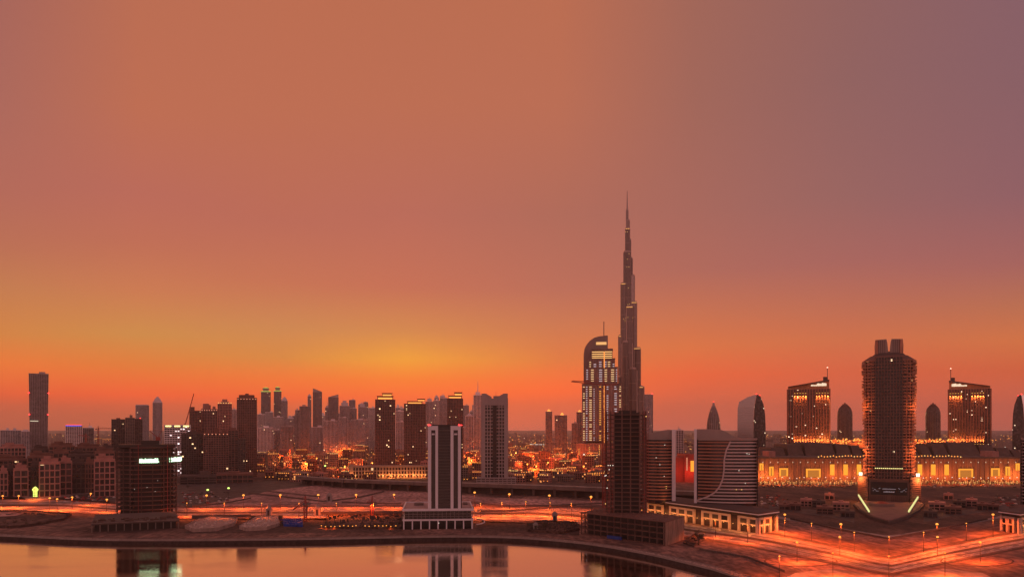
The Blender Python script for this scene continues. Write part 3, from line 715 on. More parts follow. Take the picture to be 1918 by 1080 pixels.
def wave_building(px, top, Y, label, nm, full=True, plabel=None, yaw=0):
    """px: function mapping design px to image px"""
    a,b=sorted((px(1302),px(1418))) if full else sorted((px(1207),px(1265)))
    loc,rz,w=site(a,b,Y,34,yaw); mir = px(1418)<px(1302)
    root=empty(nm,loc,rz,label,'building')
    s=-1 if mir else 1
    W=116.0 if full else 58.0; xl=1302 if full else 1207; k=w/W
    X=lambda p: s*(p-(xl+W/2))*k
    d=34; z0=20.0; H=lz(823,Y)
    ns=28
    def front(t): # t 0..1 left to right, bulge towards the viewer
        return (X(xl+1+(W-1)*t), -d/2+ (1-sin(pi*(.12+.80*t)))*10)
    fr=[front(i/ns) for i in range(ns+1)]
    fp=ccw(fr+[(fr[-1][0],d/2),(fr[0][0],d/2)])
    core=MB(); core.prism(offset(fp,-.9),z0-2,H); core.build('glazing',BAYD,root)
    curve=[(1368,826),(1360,842),(1356,860),(1355.5,880),(1353,897),(1347,911),(1338,922),(1325,930),(1312,935),(1304,938)]
    def cx(z):
        py=HZ-(z+GZ-CAMH)*F/Y
        if py<=curve[0][1]: return curve[0][0]
        for (x0,y0),(x1,y1) in zip(curve,curve[1:]):
            if y0<=py<=y1: return x0+(x1-x0)*(py-y0)/(y1-y0)
        return xl
    nf=19
    bm=wall('bronze_band',(.38,.17,.11),rough=.5); wb=wall('white_band',(.62,.5,.5),rough=.5,var=.08)
    for i in range(nf):
        z=z0+1+(H-z0-1)*i/nf; th=.75 if full else .9
        ts=(cx(z)-xl)/W if full else 1.0
        def bandm(t0,t1,out,h,name,mt):
            if t1-t0<.02: return
            n=max(2,int(ns*(t1-t0))); m=MB(); A=[front(t0+(t1-t0)*j/n) for j in range(n+1)]
            bb=len(m.v)
            for (x,y) in A: m.v+=[(x,y-out,z),(x,y+.9,z),(x,y-out,z+h),(x,y+.9,z+h)]
            for j in range(n):
                p=bb+4*j; q=p+4; m.f+=[(p,q,q+2,p+2),(p+2,q+2,q+3,p+3),(q,p,p+1,q+1),(q+1,p+1,p+3,q+3)]
            m.f+=[(bb,bb+2,bb+3,bb+1),(bb+4*n,bb+4*n+1,bb+4*n+3,bb+4*n+2)]
            m.build(name,mt,root)
        bandm(0.03,max(.03,ts),.0,1.5,'bronze_floor_band',bm)
        if full: bandm(ts,1,.7,1.3,'white_floor_band',wb)
    if full:
        m=MB(); pts=[]
        for (x,y) in curve:
            z=PZ(y,Y)-GZ; f=front((x-xl)/W); pts.append((f[0],f[1]-1.0,z))
        for p,q in zip(pts,pts[1:]): m.beam(p,q,1.5,1.5)
        m.build('curved_rib',wb,root)
    # side walls and crown
    m=MB(); x=X(xl); m.box(min(x-s*1.6,x+s*1.2),max(x-s*1.6,x+s*1.2),-d/2+5 if full else -d/2+4,d/2,z0-4,lz(top,Y)); m.build('end_wall',whitep if full else concrete,root)
    if not full:
        x=X(1262); m=MB(); m.box(min(x-2,x+2),max(x-2,x+2),-d/2+2,d/2,z0-6,lz(top,Y)); m.build('end_wall',whitep,root)
        out=[(X(1207),lz(824,Y)),(X(1264),lz(824,Y)),(X(1264),lz(805,Y)),(X(1250),lz(804,Y)),(X(1230),lz(808,Y)),(X(1207),lz(812,Y))]
    else:
        out=[(X(1302),lz(825,Y)),(X(1418),lz(825,Y)),(X(1418),lz(820,Y)),(X(1390),lz(820,Y)),(X(1374),lz(817,Y)),(X(1362),lz(809,Y)),(X(1350),lz(804,Y)),(X(1330),lz(803,Y)),(X(1302),lz(803,Y))]
    cm=wall('crown_cladding',(.36,.28,.26),rough=.6,var=.1)
    MB().xprism(out if s>0 else out[::-1],-d/2+9,-d/2+12).build('crown_wall',cm,root)
    if full:
        m=MB(); A=[front(.04+.96*j/ns) for j in range(ns+1)]
        for p,q in zip(A,A[1:]): m.beam((p[0],p[1],H+.5),(q[0],q[1],H+.5),1.6,2.4)
        m.build('roof_edge',cm,root)
        xe=X(1418); MB().box(min(xe,xe+s*.8),max(xe,xe+s*.8),-d/2+3.2,d/2-1,z0-2,H).build('end_wall',dark,root)
    MB().box(-w*.1,w*.1,0,8,H,H+4).build('roof_plant',concrete,root)
    r=random.Random(12)
    for px_,py_ in ([(1399,849),(1403,850),(1396,905),(1379,917),(1389,917),(1384,881)] if full else [(1244,892),(1248,911),(1248,915),(1236,870),(1245,833),(1229,857)]):
        x=X(px_); t_=(px_-xl)/W; MB().octa(x,front(t_)[1]-1.2,lz(py_,Y-8),.45).build('lit_window',LAMPW if py_<906 else LAMPY,root)
    return root
idp=lambda x:x; mrp=lambda x:3330-x
wave_building(idp,803,835,'curved office block of white and bronze floor bands with a sweeping white rib','office_building')
wave_building(idp,804,872,'narrower bronze banded office block with a pale end wall, half hidden behind the skeleton tower','office_building',full=False)
wave_building(mrp,803,835,'sliver of a white banded office block cut by the right edge of the picture','office_building')

def lit_podium(px, label):
    pts=[(px(1213),905),(px(1420),748),(px(1456),772),(px(1262),930)]
    P=[(PX(a,Y),Y) for a,Y in pts]; cx=sum(p[0] for p in P)/4; cy=sum(p[1] for p in P)/4
    L=[(p[0]-cx,p[1]-cy) for p in P]; fp=ccw(L)
    root=empty('podium_building',(cx,cy,GZ),0,label,'building'); H=20
    stone=wall('podium_stone',(.50,.40,.34),var=.12)
    MB().prism(offset(fp,-2.2),0,H-3).build('shopfront',glass('shop_glass',(.03,.02,.02),6,5,.1,(1,.5,.2),1.2),root)
    MB().prism(offset(fp,1.2),H-1.2,H).build('roof',darkcon,root)
    MB().prism(offset(fp,1.6),H-2.2,H-1.25).build('roof_edge',whitep,root)
    MB().prism(offset(fp,-.9),H-5.0,H-2.25).build('fascia',dark,root)
    for i in range(len(fp)):
        a,b=fp[i],fp[(i+1)%4]; l=sqrt((a[0]-b[0])**2+(a[1]-b[1])**2); dx,dy=(b[0]-a[0])/l,(b[1]-a[1])/l; nx,ny=dy,-dx; n=max(3,int(l/13))
        for j in range(n+1):
            t=l*j/n; x,y=a[0]+dx*t,a[1]+dy*t
            q=lambda w0,w1,o0,o1:ccw([(x+dx*w0+nx*o0,y+dy*w0+ny*o0),(x+dx*w1+nx*o0,y+dy*w1+ny*o0),(x+dx*w1+nx*o1,y+dy*w1+ny*o1),(x+dx*w0+nx*o1,y+dy*w0+ny*o1)])
            MB().prism(q(-1.1,1.1,-2,0),0,H-5.1).build('column',stone,root)
            if j<n and not (j%4==2):
                sp=l/n; wp_=MB().prism(q(1.2,sp-1.2,-1.8,-.4),7,H-5.1).build('wall_panel',stone,root)
                m=MB(); m.prism(q(2.4,sp-2.4,-.4,-.2),8.5,H-7.2); m.build('window',MATS['dark_cladding'] if j%3 else BAYD,wp_)
            if ny<-.3:
                c=(x+dx*l/n/2+nx*2.0, y+dy*l/n/2+ny*2.0)
                if j<n:
                    MB().octa(c[0]-nx*1.4,c[1]-ny*1.4,6.6,.45).build('wall_lamp',LAMPY,root)
                    ld=bpy.data.lights.new('wall_light','POINT'); ld.energy=2600; ld.color=(1,.30,.07); ld.shadow_soft_size=.5
                    lo=bpy.data.objects.new('wall_light',ld); COL.objects.link(lo); lo.parent=root; lo.location=(c[0]+nx*2.2,c[1]+ny*2.2,5.5)
lit_podium(idp,'long low podium with lit stone piers under the curved white banded block')
lit_podium(mrp,'end of a lit stone podium with flat roof at the right edge of the picture')

# ------------------------------------------------------------------ the very tall stepped tower
def build_spire_tower():
    Y=2493; k=Y/F; loc=(PX(1177,Y),Y,GZ); root=empty('supertall_tower',loc,-atan((1177-CX)/F),'extremely tall slender stepped tower tapering to a needle spire, tallest in the picture','tower')
    gm=glass('spire_glass',(.13,.10,.10),2.5,4,.004,(1,.6,.25),3,rough=.22,metal=.85)
    fin=wall('spire_fins',(.30,.23,.22),rough=.35,var=.08,metal=.8)
    T=[ # x0,x1,ytop,ydepth offset
     (1158,1172,627,8,1),(1158.5,1171,704,-4,0),(1162.5,1177,530,2,1),(1167.8,1182,471,0,0),(1168,1185,482,5,0),(1171,1180,427,0,1),(1172.6,1177,392,0,0),
     (1189,1205.5,723,6,1),(1186,1200,651,2,1),(1182,1193,565,2,1),(1178,1189,515,4,0),(1174,1182,448,1,0),(1173.2,1179.6,412,0,0),(1172,1186,575,-12,1),(1166,1178,640,-16,0),(1177,1192,690,-18,0)]
    for x0,x1,yt,dy,lit in T:
        r=(x1-x0)/2*k; cx=((x0+x1)/2-1177)*k; H=lz(yt,Y); n=20
        m=MB(); m.uv=None; m.cyl(cx,dy*1.2,r*1.03,r,0,H-3,n); m.build('tower_lobe',gm,root)
        f=MB()
        for i in range(n):
            a=2*pi*i/n; x=cx+(r+.1)*cos(a); y=dy*1.2+(r+.1)*sin(a); f.box(x-.35,x+.35,y-.35,y+.35,0,H-3)
        z=H-3
        f.cyl(cx,dy*1.2,r*.93,r*.9,H-3,H+1.5,16)
        kk=0; z=H-3
        while z>100: f.cyl(cx,dy*1.2,r+.55,r+.55,z-.9,z,16); z-= 52 if kk%2 else 44; kk+=1
        f.build('steel_fins',fin,root)
        if lit:
            L=MB(); L.box(cx-r*.8,cx+r*.8,dy*1.2-r*1.05,dy*1.2-r*.9,H-4.6,H-3.0); L.build('terrace_light',emit('terrace_glow',(1,.45,.12),1.1),root)
    for px,yt in ((1170,640),(1173.6,575),(1177,575),(1180.5,575),(1184.6,640),(1188,690),(1165,640),(1193,690)):
        MB().cyl((px-1177)*k,-16-6*(1165<px<1189),1.5,1.1,0,lz(yt+4,Y),6).build('facade_ridge',wall('ridge_metal',(.48,.38,.37),rough=.35,metal=.6),root)
    m=MB(); m.cyl((1174.9-1177)*k,0,2.4,1.5,lz(392,Y),lz(372,Y),10); m.cyl((1174.8-1177)*k,0,1.5,.7,lz(372,Y),lz(357,Y),8); m.build('spire',fin,root)
    r=random.Random(2)
    for px,py in ((1172,434),(1175,434),(1178,475),(1175,485),(1174,500),(1178,500),(1177,539),(1176,570),(1179,569),(1168,597),(1172,595),(1176,594),(1185,595),(1171,600)):
        MB().octa((px-1177)*k,-40,lz(py,Y-40),.9).build('mechanical_floor_light',LAMPY,root)
build_spire_tower()

def build_arched_tower():
    Y=2350; k=Y/F; cxp=1128; loc=(PX(cxp,Y),Y,GZ); root=empty('arched_tower',loc,-atan((cxp-CX)/F),'stepped hotel tower with lit balcony rows and curved fin behind, beside the tallest tower','hotel tower')
    X=lambda p:(p-cxp)*k; Z=lambda p:lz(p,Y)
    out=[(1093,850),(1093,662),(1095,650),(1099,643),(1105,636),(1113,630.5),(1122,628),(1138.5,626.5),(1138.5,850)]
    MB().xprism([(X(a),Z(b)) for a,b in out][::-1],18,34).build('arched_fin',wall('fin_cladding',(.22,.17,.165),rough=.5,var=.08),root)
    MB().box(X(1130.3),X(1131.9),24,28,Z(628),Z(600)).build('mast',steel,root)
    MB().box(X(1116.5),X(1136),16.5,17.8,Z(644),Z(639)).build('fin_light',emit('fin_light_glow',(1,.5,.18),1.0),root)
    brown=wall('hotel_wall',(.20,.145,.14)); tiers=[(1108,1147,656,673,40),(1103,1151,673,689,46),(1098,1156,689,720,52),(1091,1163,720,826,60)]
    for x0,x1,y0,y1,d in tiers:
        m=MB(); m.uv=None; m.box(X(x0),X(x1),-d/2,16,Z(y1)+.4,Z(y0)); m.build('tier_wall',brown,root)
        m=MB(); m.box(X(x0)-1.5,X(x1)+1.5,-d/2-1.5,17,Z(y0),Z(y0)+1.6); m.build('terrace_edge',concrete,root)
    # upright piers and recesses
    m=MB()
    for x0,x1,y0,y1,d in tiers[1:]:
        n=int((x1-x0)/3)
        for i in range(n+1):
            x=X(x0)+(X(x1)-X(x0))*i/n; m.box(x-.7,x+.7,-d/2-1.0,-d/2,Z(y1)+.5,Z(y0)-.5)
    m.build('piers',wall('hotel_pier',(.30,.22,.21)),root)
    g1=emit('balcony_glow_warm',(1,.60,.28),.95); g2=emit('balcony_glow_pale',(.9,.68,.72),.62); g3=emit('balcony_glow_gold',(1,.42,.08),1.1)
    def col(x0,x1,y0,y1,st,d,mt,dashes=1):
        m=MB(); z=Z(y1); i=0; r=random.Random(int(x0*7))
        while z<Z(y0)-2:
            if r.random()>.1: m.box(X(x0)+.3,X(x1)-.3,-d/2-1.7,-d/2-1.3,z,z+2.5)
            z+=st
        m.build('balcony_lights',mt,root)
    s=6.4
    for a,b,mt in ((1092.5,1096,g1),(1104,1109,g1),(1098,1101,g2),(1122.5,1126,g3),(1136,1139.5,g2),(1150,1155,g2),(1159,1162.5,g1),(1112,1114,g2)):
        col(a,b,722,824,s,60,mt)
    for a,b,mt in ((1098.5,1102,g2),(1107,1112.5,g1),(1122,1128,g2),(1132,1137,g1),(1144,1150,g1),(1153,1155.5,g2)): col(a,b,691,715,s,52,mt)
    for a,b,mt in ((1104,1107.5,g1),(1112,1117,g2),(1122,1127,g2),(1132,1136,g2),(1138,1143,g1),(1147,1150.5,g2)): col(a,b,677,688,s,46,mt)
    for yy in (660,664,668,671.5): MB().box(X(1109),X(1146),-21.8,-21.2,Z(yy)-.9,Z(yy)+.9).build('crown_light',emit('crown_glow',(1,.55,.18),1.5),root)
    MB().box(X(1108),X(1147.5),-22.5,-20,Z(656),Z(654)).build('crown_canopy',concrete,root)
    for y0,y1,d in ((660,690,54),(717,830,63)): MB().box(X(1130.8),X(1132.6),-d/2-.6,-d/2,Z(y1),Z(y0)).build('lit_spine',emit('spine_glow',(1,.30,.06),1.3),root)
    # podium
    m=MB(); m.box(X(1082),X(1165),-70,14,0,Z(829)); m.build('podium',wall('hotel_podium',(.22,.13,.11)),root)
    m=MB()
    for i in range(24):
        x=X(1083)+(X(1150)-X(1083))*i/23; m.box(x-1,x+1,-71.5,-70,2,Z(830))
    for i in range(7): m.box(X(1082),X(1165),-71.2,-70,8+i*8.2,9.4+i*8.2)
    m.build('podium_grid',wall('hotel_podium_light',(.36,.22,.18)),root)
    for a,b in ((1085,1087),(1104,1106),(1122,1124)): col(a,b,830,850,5,140,g3)
    for a in (1095,1108,1120): MB().octa(X(a),-74,Z(857)+12,2.5).build('forecourt_lamp',LAMPW,root)
build_arched_tower()

def lit_slab_hotel(px, label):
    Y=2300; a,b=sorted((px(1475.5),px(1553))); d=60; loc,rz,w=site(a,b,Y,d); s=1 if px(1)>px(0) else -1
    root=empty('hotel_tower',loc,rz,label,'hotel tower'); k=w/77.5; X=lambda p:s*(p-1514.25)*k; Z=lambda p:lz(p,Y)
    H=Z(728)
    w_b=5.0; gm=glass('hotel_glass',(.05,.025,.02),w_b,4.2,.03,(1,.62,.38),2.6)
    facade(root,rect(w,d),0,H,4.2,w/15,gm,wall('rust_wall',*WC['rust_wall']),.7,.3,2.4,3.2)
    # slanting roof canopy
    o=[(X(1475.5),H+1),(X(1553),H+1),(X(1553),Z(713)),(X(1475.5),Z(724))]
    o2=[(X(1475.5),Z(724)+.5),(X(1553),Z(714)),(X(1553),Z(711)),(X(1475.5),Z(723))]
    MB().xprism(o2 if s>0 else o2[::-1],-d/2-2,d/2).build('roof_canopy',darkcon,root)
    c=o; MB().xprism(c if s>0 else c[::-1],-d/2+8,-d/2+10).build('crown_wall',wall('orange_light_tint_wall',(.5,.22,.1)),root)  # orange lighting under the canopy is put into this wall's colour
    m=MB(); r=random.Random(9); x=1519
    while x<1548: 
        wd=r.uniform(1.3,2.4); m.box(min(X(x),X(x+wd)),max(X(x),X(x+wd)),-d/2+7,-d/2+7.8,Z(722.5),Z(722.5)+(8 if x>1530 else 4)*r.uniform(.8,1.1)); x+=wd+.5
    m.build('illuminated_sign',emit('hotel_sign_glow',(1,.78,.55),1.2),root)
    MB().box(min(X(1542),X(1550)),max(X(1542),X(1550)),-8,8,Z(714),Z(705)).build('lift_room',darkcon,root)
    hm_=MB().box(X(1550)-.9,X(1550)+.9,-1,1,Z(714),Z(688)).build('mast',steel,root)
    MB().octa(X(1550),0,Z(687.5),2.2).build('beacon',emit('pink_beacon',(1,.5,.35),3),hm_)
    fl=emit('uplight_glow',(1,.45,.08),1.8)
    def lights(lst,z,dz,en):
        for p in lst:
            MB().octa(X(p),-d/2-2.4,z,1.3).build('facade_light',fl,root)
            ld=bpy.data.lights.new('facade_light_source','SPOT'); ld.energy=en; ld.color=(1,.33,.07); ld.spot_size=radians(34); ld.spot_blend=.6; ld.shadow_soft_size=.3
            lo=bpy.data.objects.new('facade_light_source',ld); COL.objects.link(lo); lo.parent=root; lo.location=(X(p),-d/2-2.2,z+(-1.5 if dz<0 else 1.5)); lo.rotation_euler=(radians(7 if dz<0 else 173),0,0)
    BJ=lambda js:[1475.5+77.5/15*(j+.5) for j in js]
    lights(BJ(range(2,7)),Z(736),-1,900000)
    lights(BJ(range(10,15)),Z(736),-1,900000)
    lights(BJ(range(2,15)),Z(831),1,700000)
lit_slab_hotel(idp,'broad brown hotel block with golden uplights and slanting roof, left of round balcony tower')
lit_slab_hotel(mrp,'broad brown hotel block with golden uplights and slanting roof, right of round balcony tower')

def hotel_podium(px,label):
    Y=2190; a,b=sorted((px(1528),px(1626))); loc,rz,w=site(a,b,Y,60); root=empty('hotel_podium',loc,rz,label,'building')
    H=lz(820,Y); MB().box(-w/2,w/2,-28,30,0,H-12).build('wall',wall('rust_wall',*WC['rust_wall']),root)
    m=MB(); q=random.Random(3)
    for i in range(7): x=-w/2+w*(i+.5)/7; m.box(x-w*.05,x+w*.05,-15,20,H-12,H-q.uniform(1,8))
    m.build('roof_pavilions',wall('brown_wall',*WC['brown_wall']),root)['kind']='stuff'
    m=MB()
    for i in range(60): m.octa(q.uniform(-w/2,w/2),q.uniform(-32,-29),H-q.uniform(2,16),q.uniform(1.2,2.4))
    m.build('light_string',LAMP,root)['kind']='stuff'
    for x in (-.35,0,.35):
        ld=bpy.data.lights.new('podium_light','POINT'); ld.energy=120000; ld.color=(1,.25,.05); ld.shadow_soft_size=2
        lo=bpy.data.objects.new('podium_light',ld); COL.objects.link(lo); lo.parent=root; lo.location=(w*x,-36,H-2)
hotel_podium(idp,'low hotel podium covered in orange lights between the left golden hotel and the balcony tower')
hotel_podium(mrp,'low hotel podium covered in orange lights between the right golden hotel and the balcony tower')

def build_oval_tower():
    Y=1060; k=Y/F; a=atan((1665-CX)/F); d=58; loc,rz,w=site(1614,1716,Y,d)
    root=empty('balcony_tower',loc,rz,'massive rounded residential tower ringed with balconies, two curved blocks on its roof, right of centre','tower')
    kk=w/102.0; X=lambda p:(p-1665)*kk; Z=lambda p:lz(p,Y); H=Z(674); z0=28
    wb=wall('balcony_wall',(.50,.23,.15),var=.4,scale=.3); cb=wall('centre_wall',(.19,.105,.085))  # orange lighting of the tower's sides is put into the balcony_wall colour
    gm=glass('balcony_glass',(.02,.01,.01),4,3.3,.02,(1,.5,.2),1.8)
    prof=lambda t:.92+.07*t
    facade(root,oval(w-3,d-3,26,3.2),z0,H,4.4,4.6,gm,wb,1.2,2.2,1.0,1.0,prof=prof,rings=6)
    # darker centre bay
    c=MB(); c.uv=[]
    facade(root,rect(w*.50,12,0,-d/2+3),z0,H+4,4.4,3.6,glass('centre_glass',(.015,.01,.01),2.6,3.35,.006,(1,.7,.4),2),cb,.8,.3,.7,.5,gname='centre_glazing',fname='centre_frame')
    m=MB(); r=random.Random(21)
    nf=int((H-z0)/3.35)
    for i in range(nf):
        z=z0+(H-z0)*i/nf; s_=prof(i/nf)
        for sx in (-1,1):
            for xx in (.30,.38,.455):
                if r.random()<.9: x=sx*w*xx*s_; y=-d/2*s_*(1-max(0,(xx-.3))*1.6)-.9; (MB() if i<17 else m).box(x-1.3,x+1.3,y-.7,y+.7,z+.3,z+1.3).build('balcony',wall('balcony_front',(.5,.27,.19)),root) if i<17 else m.box(x-1.3,x+1.3,y-.7,y+.7,z+.3,z+1.3)
    tag(m.build('balcony',wall('balcony_front'),root),kind='stuff')
    m=MB(); nf=int((H-z0)/4.4)
    for i in range(nf):
        z=z0+(H-z0)*i/nf; s_=prof(i/nf)
        for sx in (-1,1):
            for q_ in range(3):
                if r.random()<.75:
                    yy=r.uniform(-d*.36,d*.1); x=sx*w*.5*s_*(1-.06*(abs(yy)/(d*.4))**2)
                    m.box(x-2.0,x+2.0,yy-2.2,yy+2.2,z+.3,z+r.choice((1.4,1.8,3.6)))
    tag(m.build('balcony_enclosure',wall('balcony_front'),root),kind='stuff')
    f1=oval(w,d,26,3.2); f2=scalefp(oval(w,d,26,3.2),.5)
    MB().prism(f1,H+.6,H+7,scalefp(f1,.72)).build('roof_shoulder',cb,root)
    MB().prism(scalefp(f1,.66),H+7,H+11,scalefp(f1,.52)).build('roof_drum',wall('dark_concrete',*WC['dark_concrete']),root)
    cr=wall('crown_shell',(.36,.27,.24),rough=.6)
    for s in (-1,1):
        o=[(X(1665+s*2.5),Z(663)),(X(1665+s*27),Z(663)),(X(1665+s*27.5),Z(645)),(X(1665+s*26),Z(633)),(X(1665+s*5),Z(632)),(X(1665+s*3.2),Z(638)),(X(1665+s*1.5),Z(652))]
        MB().xprism(o if s>0 else o[::-1],-12,14).build('crown_block',cr,root)
        MB().box(min(X(1665+s*21),X(1665+s*26.5)),max(X(1665+s*21),X(1665+s*26.5)),-14,-11,Z(660),Z(634)).build('crown_pier',wall('balcony_wall'),root)
        m=MB()
        for i in range(4): m.box(X(1665+s*(8+i*4))-.25,X(1665+s*(8+i*4))+.25,-12.6,-11.9,Z(660),Z(634))
        m.build('crown_ribs',darkcon,root)
    MB().box(X(1662),X(1668),-8,8,H+8,Z(655)).build('centre_finial',cr,root)
    # warm service floor strip
    m=MB()
    for i in range(14): x=X(1640+i*3.8); m.box(x-.8,x+.8,-d/2-3.9,-d/2-3.5,Z(877),Z(877)+1)
    m.build('lit_floor_strip',emit('floor_strip_glow',(1,.85,.3),1.5),root)
    # podium
    pod=MB(); pod.box(X(1628),X(1702),-d/2-12,d/2,0,Z(898)+1); pod.build('podium',wall('podium_brown',(.15,.085,.07)),root)
    scr_=MB().box(X(1631),X(1699),-d/2-12.6,-d/2-12.1,Z(925),Z(901)).build('dark_screen',wall('screen_black',(.008,.006,.010),rough=.3),root)
    m=MB(); r=random.Random(5)
    def glyph(x,z,n,st,h):
        for i in range(n):
            m.box(x+i*st,x+i*st+st*.62,-d/2-13,-d/2-12.65,z,z+h*r.uniform(.6,1))
    glyph(X(1653),Z(914.5),16,1.0,1.0); glyph(X(1655),Z(920),12,1.1,1.6)
    for s in (-1,1):
        for (px,py) in ((31,913),(27.5,915.5),(30,918),(19,914),(21.5,918.5),(24,918.5),(26,916.5),(17.5,912.8)): glyph(X(1665+s*px),Z(py),2,.7,.8)
    m.build('screen_text',emit('screen_text_glow',(.9,.65,.7),.35),scr_)
    for s in (-1,1):
        for i in range(9): 
            x=X(1665+s*(5+i*3.8)); MB().box(x-.3,x+.3,-d/2-12.7,-d/2-12.2,0,Z(927)).build('podium_rib',wall('podium_rib',(.09,.05,.045)),root)
        # slanted side wings
        q=[(X(1665+s*40),-d/2-8),(X(1665+s*60),-d/2+14),(X(1665+s*60),d/2),(X(1665+s*40),d/2)]
        MB().prism(ccw(q),0,Z(892)).build('side_wing',wall('podium_brown'),root)
        m=MB()
        for i in range(11):
            z=6+i*2.6; m.prism(ccw([(X(1665+s*42),-d/2-6.4),(X(1665+s*59),-d/2+12.4),(X(1665+s*59.6),-d/2+11.8),(X(1665+s*42.4),-d/2-7.0)]),z,z+.8)
        m.build('louvres',wall('louvre_brown',(.25,.12,.09)),root)
        m=MB(); 
        for i in range(7): m.box(X(1665+s*41.5)-1.4,X(1665+s*41.5)+1.4,-d/2-9.6,-d/2-8.2,5+i*4.2,7.2+i*4.2)
        m.build('stair_windows',wall('bronze_band'),root)
        for j in (52,55.5): MB().box(X(1665+s*j)-1.0,X(1665+s*j)+1.0,-d/2+2,-d/2+2.6,Z(891),Z(885)).build('bright_window',emit('bright_window_glow',(1,.85,.6),2.2),root)
        for zz,en in ((z0+4,40000),(z0+40,26000),(z0+100,18000)):
            ld=bpy.data.lights.new('side_fill_light','POINT'); ld.energy=en; ld.color=(1,.25,.06); ld.shadow_soft_size=1  # base light plus two added higher up without fixtures, spreading orange upward
            lo=bpy.data.objects.new('side_fill_light',ld); COL.objects.link(lo); lo.parent=root; lo.location=(s*w*.62,-d/2+4,zz)
    # terrace in front, pointing to the viewer
    T=[G(1598,947),G(1608,958),G(1632,972),G(1665,982),G(1698,972),G(1722,958),G(1732,947),G(1700,936),G(1630,936)]
    cx=sum(p[0] for p in T)/len(T); cy=sum(p[1] for p in T)/len(T)
    r2=empty('entrance_terrace',(cx,cy,GZ),0,'raised pointed terrace with two slanting yellow light bars before the round balcony tower','terrace')
    fp=ccw([(p[0]-cx,p[1]-cy) for p in T])
    MB().prism(fp,-.2,3.2).build('terrace_base',darkcon,r2)
    MB().prism(offset(fp,-2),3.2,3.8).build('terrace_deck',wall('terrace_stone',(.2,.12,.11)),r2)
    for s in (-1,1):
        p=G(1665+s*57,940); q=G(1665+s*37,966)
        p=(p[0]-cx,p[1]-cy,10); q=(q[0]-cx,q[1]-cy,5.5)
        MB().beam(p,q,1.3,1.8).build('light_bar',emit('light_bar_glow',(.95,.9,.35),.95),r2)
        MB().beam((p[0],p[1],p[2]-1.6),(q[0],q[1],q[2]-1.6),2.0,.8).build('light_bar_base',steel,r2)
    m=MB(); m.cyl(0,20,16,15,3.8,7,24); m.build('rotunda',wall('terrace_stone'),r2)
    m=MB(); m.cyl(0,20,9,3,7,9,20); m.build('rotunda_roof',redsteel,r2)
build_oval_tower()
# ------------------------------------------------------------------ mid-distance towers
def lit_crown(bt, tiers=((.8,7),(.5,6)), shift=.1, mats=None):
    def f(root,w,d,z,wm):
        zz=z
        for i,(k,h) in enumerate(tiers):
            cb_=MB().box(-w*k/2+w*shift*i,w*k/2+w*shift*i,-d*k/2,d*k/2,zz,zz+h).build('crown_block',wm,root)
            MB().box(-w*k/2+w*shift*i-1.2,w*k/2+w*shift*i+1.2,-d*k/2-1.2,d*k/2+1.2,zz+h,zz+h+.9).build('crown_cornice',wm,cb_)
            MB().box(-w*k/2*.9+w*shift*i,w*k/2*.9+w*shift*i,-d*k/2-.5,-d*k/2-.1,zz+.5,zz+h*.6).build('crown_light',bt,cb_)
            zz+=h+.9
    return f
ORG=emit('crown_orange',(1,.34,.07),1.6)
def far_grp(s): return s
tower('residential_tower','brown tower with orange lit stepped roof, left one behind the low arcaded block','tower',703,740,749,1830,lit=.03,wc='brown_wall',bay=4,fl=3.6,crown=lit_crown(ORG))
tower('residential_tower','brown tower with small orange lit roof, right one behind the low arcaded block','tower',757,797,757,1830,lit=.03,wc='brown_wall',bay=3.6,fl=3.6,crown=lit_crown(ORG,((.7,5),(.35,5)),.3))
tower('residential_tower','brown residential tower with tall orange lit roof, rising directly behind the black and white tower','tower',838,867,747,1900,lit=.03,wc='brown_wall',bay=3.6,fl=3.6,crown=lit_crown(ORG,((.85,6),(.5,7)),.2))
# pale gridded tower with notched crown
r_,w_,d_,h_,wm_2=tower('gridded_tower','pale framed tower with dense window grid, dark centre strip and notched crown','tower',902,951,748,1420,wc='frame_grey',bay=5.2,fl=6.2,lit=.004,st=1.5,fw=1.5,gc=(.012,.01,.01))
for s in (-1,1):
    MB().box(min(s*w_*.36,s*w_*.5),max(s*w_*.36,s*w_*.5),-d_/2-1.4,d_/2,0,h_+10).build('corner_pier',wm_2,r_)
    o=[(s*w_*.5,h_+1),(s*w_*.5,h_+11),(s*w_*.34,h_+11),(s*w_*.12,h_+5),(s*w_*.12,h_+1)]
    MB().xprism(o[::-1] if s>0 else o,-d_/2-1.0,-d_/2+4).build('crown_wall',wm_2,r_)
MB().box(-w_*.36,w_*.36,-d_/2-.9,-d_/2+2,h_-10,h_+1).build('attic_wall',wm_2,r_)
MB().box(-w_*.07,w_*.07,-d_/2-1.0,-d_/2,0,h_-10).build('centre_strip',dark,r_)
loc,rz,w=site(893,966,1405,40); pr=empty('gridded_podium',loc,rz,'pale slatted podium at the foot of the pale gridded tower','building')
MB().box(-w/2,w/2,-18,18,0,13).build('wall',darkcon,pr)
for i in range(4): MB().box(-w/2-.5,w/2+.5,-19,18.5,1+i*3.6,2.6+i*3.6).build('floor_band',wall('frame_grey'),pr)
for i in range(10): x=-w/2+w*i/9; MB().box(x-.8,x+.8,-19.4,-18,0,14.6).build('pier',wall('frame_grey'),pr)
